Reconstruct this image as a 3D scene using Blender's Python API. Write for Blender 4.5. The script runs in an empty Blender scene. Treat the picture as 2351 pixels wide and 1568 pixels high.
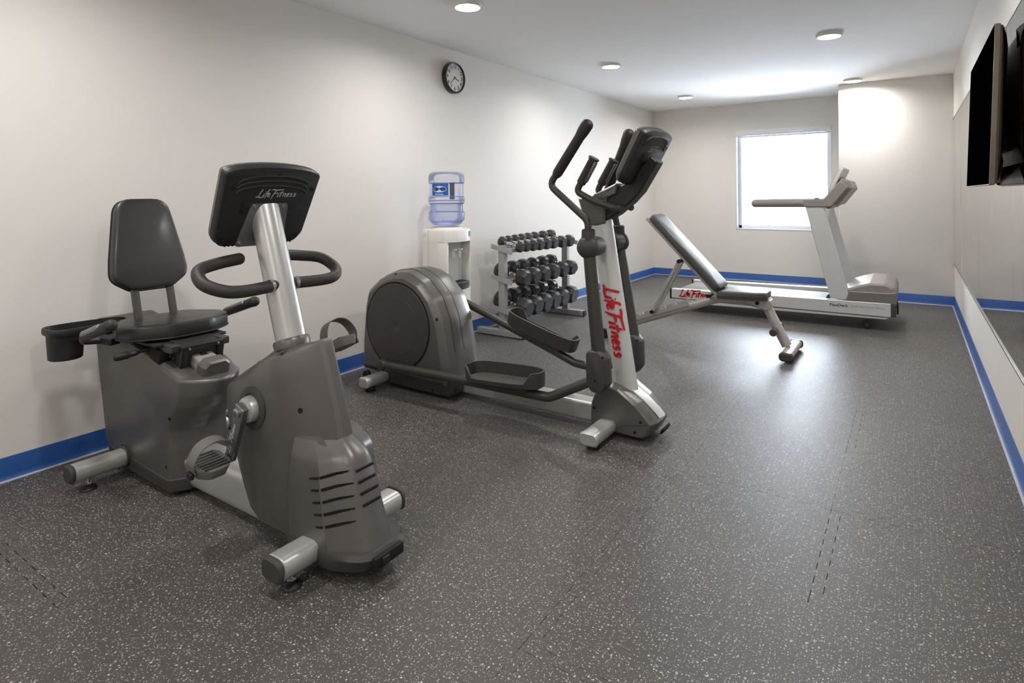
import bpy, bmesh, math, random
from mathutils import Vector, Matrix
random.seed(7)
SC = bpy.context.scene
COL = SC.collection

# ------------------------------------------------------------------ camera
YAW, ROLL, CAM_H = 0.5919, 0.0085, 1.2039
F_PX, CY = 1364.75, 448.1
cam_d = bpy.data.cameras.new('camera'); cam = bpy.data.objects.new('camera', cam_d); COL.objects.link(cam)
_fw = Vector((-math.sin(YAW), math.cos(YAW), 0)); _r0 = Vector((math.cos(YAW), math.sin(YAW), 0)); _u0 = Vector((0, 0, 1))
_r = _r0*math.cos(ROLL) - _u0*math.sin(ROLL); _u = _u0*math.cos(ROLL) + _r0*math.sin(ROLL)
_m = Matrix((_r, _u, -_fw)).transposed().to_4x4(); _m.translation = (0, 0, CAM_H); cam.matrix_world = _m
cam_d.sensor_width = 36; cam_d.lens = F_PX/2351*36; cam_d.shift_y = -(784-CY)/2351; cam_d.clip_start = 0.05
SC.camera = cam

# ------------------------------------------------------------------ world, exposure
W = bpy.data.worlds.new('sky'); SC.world = W; W.use_nodes = True
bg = W.node_tree.nodes['Background']; bg.inputs[0].default_value = (0.87, 0.935, 1.0, 1); bg.inputs[1].default_value = 27.0
SC.view_settings.view_transform = 'Standard'; SC.view_settings.look = 'None'
SC.view_settings.gamma = 1; SC.view_settings.use_curve_mapping = False
SC.view_settings.exposure = 0.15
SC.cycles.max_bounces = 8; SC.cycles.diffuse_bounces = 5; SC.cycles.glossy_bounces = 5; SC.cycles.transparent_max_bounces = 12
SC.cycles.use_adaptive_sampling = True; SC.cycles.adaptive_threshold = 0.02; SC.cycles.sample_clamp_indirect = 6
LAMP_W = 14.0

# ------------------------------------------------------------------ materials
def lin(c):
    return tuple((v/255/12.92 if v/255 <= .04045 else ((v/255+.055)/1.055)**2.4) for v in c) + (1,)
MAT = {}
def mat(name, rgb, rough=.5, metal=0., coat=0., bump=0., bscale=300., spec=.5, var=0., vscale=8., rvar=0.):
    m = bpy.data.materials.new(name); m.use_nodes = True; nt = m.node_tree; b = nt.nodes['Principled BSDF']
    b.inputs['Base Color'].default_value = lin(rgb); b.inputs['Roughness'].default_value = rough; b.inputs['Metallic'].default_value = metal
    b.inputs['Specular IOR Level'].default_value = spec
    if coat: b.inputs['Coat Weight'].default_value = coat; b.inputs['Coat Roughness'].default_value = .15
    geo = nt.nodes.new('ShaderNodeNewGeometry')
    if bump:
        n = nt.nodes.new('ShaderNodeTexNoise'); n.inputs['Scale'].default_value = bscale; n.inputs['Detail'].default_value = 3
        nt.links.new(geo.outputs['Position'], n.inputs['Vector'])
        bp = nt.nodes.new('ShaderNodeBump'); bp.inputs['Strength'].default_value = bump; bp.inputs['Distance'].default_value = .002
        nt.links.new(n.outputs[0], bp.inputs['Height']); nt.links.new(bp.outputs[0], b.inputs['Normal'])
    if var or rvar:
        n = nt.nodes.new('ShaderNodeTexNoise'); n.inputs['Scale'].default_value = vscale; n.inputs['Detail'].default_value = 4
        nt.links.new(geo.outputs['Position'], n.inputs['Vector'])
        if var:
            h = nt.nodes.new('ShaderNodeHueSaturation'); h.inputs['Color'].default_value = lin(rgb)
            mr = nt.nodes.new('ShaderNodeMapRange'); mr.inputs[3].default_value = 1-var; mr.inputs[4].default_value = 1+var
            nt.links.new(n.outputs[0], mr.inputs[0]); nt.links.new(mr.outputs[0], h.inputs['Value']); nt.links.new(h.outputs[0], b.inputs['Base Color'])
        if rvar:
            mr = nt.nodes.new('ShaderNodeMapRange'); mr.inputs[3].default_value = max(.02, rough-rvar); mr.inputs[4].default_value = rough+rvar
            nt.links.new(n.outputs[0], mr.inputs[0]); nt.links.new(mr.outputs[0], b.inputs['Roughness'])
    MAT[name] = m; return m
def emis(name, rgb, s):
    m = bpy.data.materials.new(name); m.use_nodes = True; b = m.node_tree.nodes['Principled BSDF']
    b.inputs['Base Color'].default_value = lin(rgb); b.inputs['Emission Color'].default_value = lin(rgb); b.inputs['Emission Strength'].default_value = s
    MAT[name] = m; return m
mat('wall_paint', (232, 228, 222), .6, bump=.05, bscale=220, spec=.25)
mat('ceiling_paint', (249, 249, 249), .9, bump=.05, bscale=160, spec=.2)
mat('blue_vinyl', (40, 84, 152), .38, var=.05, vscale=5)
mat('toe_pale', (176, 174, 180), .6)  # pale grey strip along the foot of the baseboard
mat('subfloor', (12, 12, 12), .9)
mat('white_vinyl', (236, 240, 246), .4)
mat('shade_white', (238, 240, 244), .55)
mat('charcoal', (106, 103, 100), .34, metal=.5, rvar=.05, var=.03, bump=.03, bscale=900)
mat('charcoal_dark', (62, 60, 58), .5, bump=.05, bscale=900)
mat('disc_gray', (68, 65, 63), .5, metal=.2, bump=.04, bscale=900)
mat('black_plastic', (30, 29, 29), .5, bump=.04, bscale=900)
mat('hole_black', (6, 6, 6), .8)
mat('silver', (196, 195, 193), .34, metal=.55, rvar=.04)
mat('silver_white', (214, 214, 212), .36, metal=.25, coat=.2)
mat('steel', (200, 200, 200), .22, metal=1.)
mat('brushed_plate', (150, 150, 150), .35, metal=.9)
mat('rubber', (46, 43, 41), .55, bump=.06, bscale=700)
mat('tube_gray', (70, 67, 64), .38, metal=.3)
mat('vinyl_black', (38, 36, 35), .38, coat=.12, bump=.12, bscale=420, rvar=.10, var=.18, vscale=14)
mat('pedal_gray', (104, 101, 98), .6, bump=.05, bscale=800)
mat('red_ink', (196, 22, 34), .4)
mat('grey_ink', (175, 173, 170), .4)
mat('dark_ink', (40, 40, 44), .5)
mat('mid_ink', (150, 150, 152), .5)
mat('light_ink', (225, 225, 225), .5)
mat('cooler_white', (236, 234, 228), .35)
mat('recess_white', (226, 226, 226), .4)
mat('tray_green', (34, 52, 54), .4)
mat('label_blue', (28, 92, 172), .4)
mat('label_pale', (206, 226, 242), .4)
mat('sticker_blue', (140, 170, 196), .4)
mat('dumbbell_rubber', (54, 54, 56), .36, bump=.05, bscale=700)
mat('chrome', (215, 215, 215), .12, metal=1.)
mat('rack_gray', (172, 171, 170), .42, metal=.3)
mat('bench_silver', (190, 186, 182), .36, metal=.45)
mat('pad_gray', (70, 70, 70), .42, coat=.08, bump=.08, bscale=420)
mat('tread_silver', (206, 207, 205), .4, metal=.25)
mat('tread_gray', (120, 117, 114), .4, metal=.3, coat=.2)
mat('tread_taupe', (146, 138, 134), .42, metal=.2)
mat('belt', (120, 119, 116), .55, bump=.1, bscale=500)
mat('screen_black', (1, 1, 1), 1., spec=0.)
mat('tv_brown', (112, 100, 90), .35, coat=.3)
mat('tv_back', (84, 73, 62), .4)
mat('clock_black', (42, 36, 32), .4)
mat('clock_face', (224, 221, 215), .5)
emis('lamp_glow', (255, 253, 250), 14.0)
mat('lamp_ring', (235, 233, 230), .5)
mat('display', (92, 100, 116), .25)

def glassy(name, tint, gl, alpha):
    m = bpy.data.materials.new(name); m.use_nodes = True; nt = m.node_tree; nt.nodes.clear()
    o = nt.nodes.new('ShaderNodeOutputMaterial'); t = nt.nodes.new('ShaderNodeBsdfTransparent'); t.inputs[0].default_value = lin(tint)
    g = nt.nodes.new('ShaderNodeBsdfPrincipled'); g.inputs['Base Color'].default_value = lin(gl); g.inputs['Roughness'].default_value = .08
    f = nt.nodes.new('ShaderNodeFresnel'); f.inputs[0].default_value = 1.4
    a = nt.nodes.new('ShaderNodeMath'); a.operation = 'MULTIPLY_ADD'; a.inputs[1].default_value = 1-alpha; a.inputs[2].default_value = alpha; a.use_clamp = True
    mx = nt.nodes.new('ShaderNodeMixShader'); nt.links.new(f.outputs[0], a.inputs[0]); nt.links.new(a.outputs[0], mx.inputs[0])
    nt.links.new(t.outputs[0], mx.inputs[1]); nt.links.new(g.outputs[0], mx.inputs[2]); nt.links.new(mx.outputs[0], o.inputs[0])
    MAT[name] = m
glassy('bottle_plastic', (247, 248, 254), (240, 243, 252), .07)
glassy('bottle_water', (246, 248, 254), (225, 232, 250), .03)
glassy('bottle_ridge', (225, 230, 250), (176, 188, 238), .30)
glassy('window_glass', (250, 252, 255), (255, 255, 255), .01)

m = bpy.data.materials.new('mirror_glass'); m.use_nodes = True; b = m.node_tree.nodes['Principled BSDF']
b.inputs['Base Color'].default_value = (.80, .79, .77, 1); b.inputs['Metallic'].default_value = 1; b.inputs['Roughness'].default_value = 0.0
MAT['mirror_glass'] = m

def floor_mat():
    m = bpy.data.materials.new('rubber_floor'); m.use_nodes = True; nt = m.node_tree; b = nt.nodes['Principled BSDF']; L = nt.links.new
    N = lambda t, **k: nt.nodes.new(t)
    geo = N('ShaderNodeNewGeometry')
    nz = N('ShaderNodeTexNoise'); nz.inputs['Scale'].default_value = 90; nz.inputs['Detail'].default_value = 2; L(geo.outputs['Position'], nz.inputs['Vector'])
    wrp = N('ShaderNodeVectorMath'); wrp.operation = 'SCALE'; L(nz.outputs['Color'], wrp.inputs[0]); wrp.inputs['Scale'].default_value = .006
    add = N('ShaderNodeVectorMath'); add.operation = 'ADD'; L(geo.outputs['Position'], add.inputs[0]); L(wrp.outputs[0], add.inputs[1])
    fac = None
    for sc, thr, keep in ((62, .155, .42), (105, .17, .42), (170, .2, .35)):
        v = N('ShaderNodeTexVoronoi'); v.voronoi_dimensions = '2D'; v.inputs['Scale'].default_value = sc; L(add.outputs[0], v.inputs['Vector'])
        sep = N('ShaderNodeSeparateColor'); L(v.outputs['Color'], sep.inputs[0])
        # speck radius varies by cell
        rad = N('ShaderNodeMapRange'); rad.inputs[3].default_value = thr*.45; rad.inputs[4].default_value = thr*1.25; L(sep.outputs[1], rad.inputs[0])
        lt = N('ShaderNodeMath'); lt.operation = 'LESS_THAN'; L(v.outputs['Distance'], lt.inputs[0]); L(rad.outputs[0], lt.inputs[1])
        kp = N('ShaderNodeMath'); kp.operation = 'LESS_THAN'; L(sep.outputs[0], kp.inputs[0]); kp.inputs[1].default_value = keep
        mu = N('ShaderNodeMath'); mu.operation = 'MULTIPLY'; L(lt.outputs[0], mu.inputs[0]); L(kp.outputs[0], mu.inputs[1])
        br = N('ShaderNodeMath'); br.operation = 'MULTIPLY'; L(mu.outputs[0], br.inputs[0])
        mr = N('ShaderNodeMapRange'); mr.inputs[3].default_value = .35; mr.inputs[4].default_value = 1; L(sep.outputs[2], mr.inputs[0]); L(mr.outputs[0], br.inputs[1])
        if fac is None: fac = br
        else:
            mx = N('ShaderNodeMath'); mx.operation = 'MAXIMUM'; L(fac.outputs[0], mx.inputs[0]); L(br.outputs[0], mx.inputs[1]); fac = mx
    big = N('ShaderNodeTexNoise'); big.inputs['Scale'].default_value = 1.3; big.inputs['Detail'].default_value = 5; L(geo.outputs['Position'], big.inputs['Vector'])
    mr = N('ShaderNodeMapRange'); mr.inputs[3].default_value = .85; mr.inputs[4].default_value = 1.15; L(big.outputs[0], mr.inputs[0])
    base = N('ShaderNodeMix'); base.data_type = 'RGBA'; base.inputs[6].default_value = lin((79, 75, 72)); base.inputs[7].default_value = lin((196, 193, 190)); L(fac.outputs[0], base.inputs[0])
    hs = N('ShaderNodeHueSaturation'); L(base.outputs[2], hs.inputs['Color']); L(mr.outputs[0], hs.inputs['Value']); L(hs.outputs[0], b.inputs['Base Color'])
    rr = N('ShaderNodeMapRange'); rr.inputs[3].default_value = .40; rr.inputs[4].default_value = .48; L(big.outputs[0], rr.inputs[0]); L(rr.outputs[0], b.inputs['Roughness'])
    b.inputs['Specular IOR Level'].default_value = .36
    fine = N('ShaderNodeTexNoise'); fine.inputs['Scale'].default_value = 420; fine.inputs['Detail'].default_value = 3; L(geo.outputs['Position'], fine.inputs['Vector'])
    bp = N('ShaderNodeBump'); bp.inputs['Strength'].default_value = .25; bp.inputs['Distance'].default_value = .002; L(fine.outputs[0], bp.inputs['Height']); L(bp.outputs[0], b.inputs['Normal'])
    MAT['rubber_floor'] = m
floor_mat()

# ------------------------------------------------------------------ mesh helpers (world coordinates)
V = Vector
ORI = {}
def empty(name, loc, label=None, cat=None, group=None):
    o = bpy.data.objects.new(name, None); COL.objects.link(o); o.location = loc; o.empty_display_size = .1; ORI[o] = V(loc); tag(o, label, cat, group); return o
def tag(o, label=None, cat=None, group=None, kind=None):
    for k, v in (('label', label), ('category', cat), ('group', group), ('kind', kind)):
        if v: o[k] = v
    return o
def obj(name, bm, m, parent=None, angle=35, loc=None):
    me = bpy.data.meshes.new(name)
    bmesh.ops.recalc_face_normals(bm, faces=bm.faces)
    org = ORI.get(parent, V((0, 0, 0))) if parent is not None else (V(loc) if loc is not None else V((0, 0, 0)))
    bmesh.ops.translate(bm, verts=bm.verts, vec=-org)
    for f in bm.faces: f.smooth = True
    bm.to_mesh(me); bm.free()
    me.set_sharp_from_angle(angle=math.radians(angle))
    me.materials.append(MAT[m] if isinstance(m, str) else m)
    o = bpy.data.objects.new(name, me); COL.objects.link(o)
    if parent is not None: o.parent = parent; ORI[o] = org
    else: o.location = org; ORI[o] = org
    return o
def new(): return bmesh.new()
def face(bm, vs):
    try: return bm.faces.new(vs)
    except ValueError: return None
def loft(bm, secs, closed=True, caps=True):
    rings = [[bm.verts.new(q) for q in s] for s in secs]
    n = len(rings[0])
    for a, b in zip(rings, rings[1:]):
        for i in range(n if closed else n-1):
            j = (i+1) % n; face(bm, (a[i], a[j], b[j], b[i]))
    if caps: face(bm, rings[0][::-1]); face(bm, rings[-1])
    return rings
def roundpoly(pts, r, seg=5):
    out = []; n = len(pts)
    for i in range(n):
        p0, p1, p2 = V(pts[i-1][:2]), V(pts[i][:2]), V(pts[(i+1) % n][:2])
        rr = pts[i][2] if len(pts[i]) > 2 else r
        d0, d2 = (p0-p1), (p2-p1); l0, l2 = d0.length, d2.length
        if rr <= 0 or l0 < 1e-6 or l2 < 1e-6: out.append(tuple(p1)); continue
        d0 /= l0; d2 /= l2; c = max(-1, min(1, d0.dot(d2))); th = math.acos(c)
        if th > 3.1: out.append(tuple(p1)); continue
        t = min(rr/math.tan(th/2), l0*.48, l2*.48)
        a, b = p1+d0*t, p1+d2*t
        for k in range(seg+1):
            u = k/seg; q = a*(1-u)**2 + p1*2*u*(1-u) + b*u*u; out.append(tuple(q))
    return out
def inset(poly, d):
    n = len(poly); area = sum(poly[i][0]*poly[(i+1) % n][1]-poly[(i+1) % n][0]*poly[i][1] for i in range(n)); s = 1 if area > 0 else -1
    out = []
    for i in range(n):
        a, b, c = V(poly[i-1]), V(poly[i]), V(poly[(i+1) % n])
        e1, e2 = (b-a), (c-b)
        if e1.length < 1e-9 or e2.length < 1e-9: out.append(tuple(b)); continue
        e1.normalize(); e2.normalize()
        n1, n2 = V((-e1.y, e1.x))*s, V((-e2.y, e2.x))*s
        nn = n1+n2
        if nn.length < 1e-6: out.append(tuple(b)); continue
        nn.normalize(); k = max(.5, nn.dot(n1)); out.append(tuple(b+nn*(d/k)))
    return out
def xz(poly, y): return [V((q[0], y, q[1])) for q in poly]
def shell(bm, poly, prof):            # outline in XZ, profile of (y, inset)
    loft(bm, [xz(inset(poly, d) if d else poly, y) for y, d in prof])
def sym(yc, prof): return [(yc-y, d) for y, d in prof] + [(yc+y, d) for y, d in reversed(prof)]
def prism(bm, poly, y0, y1, e=.004):
    shell(bm, poly, [(y0, e), (y0+e, 0), (y1-e, 0), (y1, e)])
def frame_of(t, up=V((0, 0, 1))):
    t = t.normalized()
    if abs(t.dot(up)) > .95: up = V((1, 0, 0))
    s = t.cross(up).normalized(); return s, s.cross(t).normalized()
def smooth_path(pts, sub=6):
    pts = [V(q) for q in pts]; out = []
    for i in range(len(pts)-1):
        p0 = pts[max(i-1, 0)]; p1 = pts[i]; p2 = pts[i+1]; p3 = pts[min(i+2, len(pts)-1)]
        for k in range(sub):
            u = k/sub
            out.append(.5*((2*p1)+(p2-p0)*u+(2*p0-5*p1+4*p2-p3)*u*u+(3*p1-p0-3*p2+p3)*u**3))
    out.append(pts[-1]); return out
def fillet_path(pts, r, seg=6):
    pts = [V(q) for q in pts]; out = [pts[0]]
    for i in range(1, len(pts)-1):
        p0, p1, p2 = pts[i-1], pts[i], pts[i+1]; d0 = p0-p1; d2 = p2-p1; l0, l2 = d0.length, d2.length; d0 /= l0; d2 /= l2
        th = math.acos(max(-1, min(1, d0.dot(d2))))
        if th > 3.1: out.append(p1); continue
        t = min(r/math.tan(th/2), l0*.48, l2*.48); a, b = p1+d0*t, p1+d2*t
        for k in range(seg+1):
            u = k/seg; out.append(a*(1-u)**2+p1*2*u*(1-u)+b*u*u)
    out.append(pts[-1]); return out
def tube(bm, path, r, n=16, ry=None, caps='flat', up=V((0, 0, 1))):
    path = [V(q) for q in path]; N = len(path)
    rs = r if isinstance(r, (list, tuple)) else [r]*N
    secs = []; pf = None
    for i in range(N):
        t = (path[min(i+1, N-1)]-path[max(i-1, 0)]).normalized()
        if pf is None: s, u = frame_of(t, up)
        else:
            s = pf[0]-t*pf[0].dot(t); s.normalize(); u = s.cross(t).normalized()
        pf = (s, u)
        k = (ry/rs[0]) if ry else 1
        secs.append((path[i], s, u, rs[i], rs[i]*k, t))
    out = []
    ring = lambda c, s, u, a, b: [c+s*(a*math.cos(2*math.pi*j/n))+u*(b*math.sin(2*math.pi*j/n)) for j in range(n)]
    if caps == 'round':
        c, s, u, a, b, t = secs[0]
        for q in (.15, .45, .75, .93): out.append(ring(c-t*a*math.sqrt(max(0, 1-q*q))*.9, s, u, a*q, b*q))
    for c, s, u, a, b, t in secs: out.append(ring(c, s, u, a, b))
    if caps == 'round':
        c, s, u, a, b, t = secs[-1]
        for q in (.93, .75, .45, .15): out.append(ring(c+t*a*math.sqrt(max(0, 1-q*q))*.9, s, u, a*q, b*q))
    loft(bm, out, caps=caps != 'open')
def lathe(bm, prof, org, axis=(0, 0, 1), n=32):
    ax = V(axis).normalized(); s, u = frame_of(ax, V((0, 0, 1)) if abs(ax.z) < .9 else V((1, 0, 0))); o = V(org)
    loft(bm, [[o+ax*h+(s*math.cos(2*math.pi*j/n)+u*math.sin(2*math.pi*j/n))*max(r, 1e-4) for j in range(n)] for r, h in prof])
def cyl(bm, a, b, r, n=20, bev=.003, r2=None):
    a, b = V(a), V(b); L = (b-a).length; r2 = r2 or r
    lathe(bm, [(r-bev, 0), (r, bev), (r2, L-bev), (r2-bev, L)], a, b-a, n)
def box(bm, c, s, bev=.004, M=None, seg=2):
    n0 = set(bm.verts); r = bmesh.ops.create_cube(bm, size=1); vs = r['verts']
    bmesh.ops.scale(bm, vec=V(s), verts=vs)
    if bev:
        es = list({e for v in vs for e in v.link_edges}); bmesh.ops.bevel(bm, geom=es, offset=bev, segments=seg, profile=.5, affect='EDGES')
    vs = [v for v in bm.verts if v not in n0]
    bmesh.ops.transform(bm, matrix=Matrix.Translation(V(c)) @ (M.to_4x4() if M else Matrix.Identity(4)), verts=vs)
def rrect(w, h, r, seg=5): return roundpoly([(-w/2, -h/2), (w/2, -h/2), (w/2, h/2), (-w/2, h/2)], r, seg)
def bar(bm, a, b, w, h, r, up=V((0, 0, 1)), e=.003):   # rounded-rect bar from a to b
    a, b = V(a), V(b); t = (b-a).normalized(); s, u = frame_of(t, up); P = rrect(w, h, r, 4)
    f = lambda c, P: [c+s*q[0]+u*q[1] for q in P]
    loft(bm, [f(a, inset(P, e)), f(a+t*e, P), f(b-t*e, P), f(b, inset(P, e))])
def pad(bm, poly, T, fr, er):                            # cushion: outline in local (a,b), thickness along fr.z
    P = lambda q, h: fr @ V((q[0], q[1], h))
    secs = []
    for h, d in ((0, er*.5), (er*.25, er*.12), (er*.6, 0), (T-er, 0), (T-er*.45, er*.22), (T-er*.12, er*.75)):
        secs.append([P(q, h) for q in inset(poly, d)])
    last = inset(poly, er*.75); n = len(last); cx = sum(q[0] for q in last)/n; cy = sum(q[1] for q in last)/n
    for k, hh in ((.08, .06), (.2, .16), (.4, .28), (.6, .36), (.8, .40), (.96, .41)):
        secs.append([P((q[0]+(cx-q[0])*k, q[1]+(cy-q[1])*k), T-er*.12+er*hh) for q in last])
    loft(bm, secs)
def mtx(org, ex, ey, ez):
    ex, ey, ez = V(ex).normalized(), V(ey).normalized(), V(ez).normalized()
    M = Matrix((ex, ey, ez)).transposed().to_4x4(); M.translation = V(org); return M
def hole(parent, c, nrm, r=.008, name='screw_hole'):
    b = new(); lathe(b, [(r, -.003), (r, .0008), (r*.85, .001), (r*.8, .0004)], c, nrm, 14); return obj(name, b, 'hole_black', parent)

from mathutils.bvhtree import BVHTree
def surf(o, x, z, side=-1):            # point and normal on o's side surface at world x, z
    org = ORI[o]; me = o.data; t = BVHTree.FromPolygons([v.co for v in me.vertices], [tuple(p_.vertices) for p_ in me.polygons])
    h = t.ray_cast(V((x, 0, z))-V((org.x, 0, org.z))+V((0, side*2, 0)), V((0, -side, 0)))
    return (h[0]+org, h[1]) if h[0] is not None else (V((x, org.y, z)), V((0, side, 0)))
def hole_on(o, x, z, r=.008):
    q, n_ = surf(o, x, z); return hole(o, q, n_ if n_.y < 0 else -n_, r)

# flat lettering ----------------------------------------------------------
LOGO = [[(.36, 1.0), (.30, .9), (.08, .1)], [(-.12, .02), (.05, .07), (.28, 0), (.55, .06)], [(.56, .5), (.47, .1), (.52, .08)], [(.63, .68), (.65, .74)],
        [(.98, .98), (.86, .92), (.78, .6), (.62, -.12)], [(.62, .5), (.96, .55)], [(.84, .3), (.98, .34), (1.03, .46), (.95, .5), (.86, .36), (.84, .16), (.92, .08), (1.08, .16)],
        [(1.12, .9), (1.25, .98), (1.6, .92), (2.15, 1.02)], [(1.52, .93), (1.38, .5), (1.18, -.18)], [(1.3, .48), (1.72, .55)], [(1.78, .5), (1.69, .1), (1.74, .08)],
        [(2.08, .86), (1.9, .14), (1.98, .08)], [(1.82, .56), (2.2, .6)], [(2.24, .5), (2.13, .08)], [(2.17, .3), (2.32, .48), (2.4, .44), (2.34, .12), (2.42, .09)],
        [(2.52, .3), (2.66, .34), (2.71, .46), (2.63, .5), (2.54, .36), (2.52, .16), (2.6, .08), (2.74, .16)],
        [(3.02, .45), (2.92, .5), (2.85, .4), (2.94, .26), (2.9, .12), (2.78, .1)], [(3.34, .45), (3.24, .5), (3.17, .4), (3.26, .26), (3.22, .12), (3.06, .1)]]
def logo_mesh(bm, fn, wd=.075, sub=3):               # fn maps (u in 0..1, v in units of length) to a point
    S, VS = 3.42, .66
    for st in LOGO:
        pts = smooth_path([(q[0], q[1], 0) for q in st], sub); n = len(pts); L = []; R = []
        for i, q in enumerate(pts):
            t = (pts[min(i+1, n-1)]-pts[max(i-1, 0)]).normalized(); nn = V((-t.y, t.x, 0)); k = wd*(.55+.75*math.sin(math.pi*(.12+.8*i/max(1, n-1))))
            L.append(bm.verts.new(fn((q.x+nn.x*k*.6)/S, (q.y*VS+nn.y*k*.6)/S))); R.append(bm.verts.new(fn((q.x-nn.x*k*.6)/S, (q.y*VS-nn.y*k*.6)/S)))
        for i in range(n-1): face(bm, (L[i], L[i+1], R[i+1], R[i]))
def text_on(name, s, size, M, m, parent, shear=0., bold=0., align='LEFT', sx=1.):
    c = bpy.data.curves.new('lettering', 'FONT'); c.body = s; c.size = size; c.shear = shear; c.offset = bold; c.align_x = align; c.align_y = 'CENTER'; c.resolution_u = 3; c.extrude = .0003
    t = bpy.data.objects.new('lettering', c); COL.objects.link(t)
    dg = bpy.context.evaluated_depsgraph_get(); me = bpy.data.meshes.new_from_object(t.evaluated_get(dg))
    bpy.data.objects.remove(t); bpy.data.curves.remove(c)
    b = new(); b.from_mesh(me); bpy.data.meshes.remove(me)
    bmesh.ops.transform(b, matrix=M @ Matrix.Diagonal((sx, 1, 1, 1)), verts=b.verts)
    return obj(name, b, m, parent)
# ------------------------------------------------------------------ the room
XL, XR, YF, YP, XP, YB, H = -3.229, .369, 8.611, 7.758, -.691, -1.74, 2.44
def S(o): o['kind'] = 'structure'; return o
b = new(); box(b, ((XL+XR)/2, (YB+YF)/2, -.06), (XR-XL+.3, YF-YB+.3, .1), 0); floor = S(obj('floor', b, 'subfloor'))
b = new(); box(b, ((XL+XR)/2, (YB+YF)/2, H+.06), (XR-XL+.3, YF-YB+.3, .12), 0); S(obj('ceiling', b, 'ceiling_paint'))
b = new(); box(b, (XL-.06, (YB+YF)/2, H/2-.005), (.12, YF-YB+.3, H+.01), 0); S(obj('wall_left', b, 'wall_paint'))
b = new(); box(b, (XR+.06, (YB+YF)/2, H/2-.005), (.12, YF-YB+.3, H+.01), 0); S(obj('wall_right', b, 'wall_paint'))
b = new(); box(b, ((XL+XR)/2, YB-.06, H/2-.005), (XR-XL, .12, H+.01), 0); S(obj('wall_back', b, 'wall_paint'))
WX0, WX1, WZ0, WZ1 = -2.03, -.85, .703, 2.073
b = new()
for x0, x1, z0, z1 in ((XL, WX0, -.01, H), (WX1, XR, -.01, H), (WX0, WX1, -.01, WZ0), (WX0, WX1, WZ1, H)):
    box(b, ((x0+x1)/2, YF+.09, (z0+z1)/2), (x1-x0, .18, z1-z0), 0)
S(obj('wall_far', b, 'wall_paint'))
b = new(); box(b, ((XP+XR)/2, (YP+YF)/2, H/2), (XR-XP, YF-YP, H), .003); S(obj('wall_pillar', b, 'wall_paint'))

# interlocking rubber tiles, dovetail teeth along every seam
XS = [XL+.004, -2.693, -2.081, -1.469, -.857, -.245, XR-.004]
YS = [YB] + [.717+.614*k for k in range(-3, 13)] + [YF-.004]
A, NT, MG = .0165, 7, .03
def seam_pts(L):                      # (along, offset) from 0 to L, toothed
    P = (L-2*MG)/NT; out = [(0, -A), (MG, -A)]
    for k in range(NT):
        s = MG+k*P
        out += [(s+.27*P, -A), (s+.235*P, -A*.6), (s+.22*P, A*.6), (s+.25*P, A), (s+.75*P, A), (s+.78*P, A*.6), (s+.765*P, -A*.6), (s+.73*P, -A)]
    return out + [(L-MG, -A), (L, -A)]
OPENX = {(4, 6): .0020, (4, 8): .0016, (4, 7): .0008, (4, 9): .0010, (3, 5): .0016, (3, 6): .0014, (3, 7): .0009, (3, 8): .0012, (2, 10): .0012, (2, 9): .0010, (3, 4): .0012}
OPENY = {(4, 6): .0018, (5, 6): .0020, (1, 3): .0024, (0, 3): .0020, (4, 4): .0016, (5, 9): .0024, (5, 8): .0018, (5, 7): .0018, (4, 9): .0010}
for i in range(6):
    for j in range(len(YS)-1):
        x0, x1, y0, y1 = XS[i], XS[i+1], YS[j], YS[j+1]
        if x0 > XP and y0 > YP: continue
        out = []
        gs = .0004
        def edge(kind):
            if kind == 'S':
                if j == 0: return [(x0, y0), (x1, y0)]
                g = OPENY.get((i, j-1), gs)/2; return [(x0+t, y0+o+g) for t, o in seam_pts(x1-x0)]
            if kind == 'N':
                if j == len(YS)-2: return [(x0, y1), (x1, y1)]
                g = OPENY.get((i, j), gs)/2; return [(x0+t, y1+o-g) for t, o in seam_pts(x1-x0)]
            if kind == 'W':
                if i == 0: return [(x0, y0), (x0, y1)]
                g = OPENX.get((i-1, j), gs)/2; return [(x0+o+g, y0+t) for t, o in seam_pts(y1-y0)]
            if i == 5: return [(x1, y0), (x1, y1)]
            g = OPENX.get((i, j), gs)/2; return [(x1+o-g, y0+t) for t, o in seam_pts(y1-y0)]
        s_, e_, n_, w_ = edge('S'), edge('E'), edge('N'), edge('W')
        # corners: intersect by taking the x of vertical seams and the y of horizontal seams
        sw = (w_[0][0], s_[0][1]); se = (e_[0][0], s_[-1][1]); ne = (e_[-1][0], n_[-1][1]); nw = (w_[-1][0], n_[0][1])
        loop = [sw]+s_[1:-1]+[se]+e_[1:-1]+[ne]+n_[1:-1][::-1]+[nw]+w_[1:-1][::-1]
        b = new(); top = [b.verts.new((q[0], q[1], 0)) for q in loop]; bot = [b.verts.new((q[0], q[1], -.0095)) for q in loop]
        face(b, top)
        for k in range(len(loop)): face(b, (top[k], bot[k], bot[(k+1) % len(loop)], top[(k+1) % len(loop)]))
        obj('floor_tile', b, 'rubber_floor', floor, 30)

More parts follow.
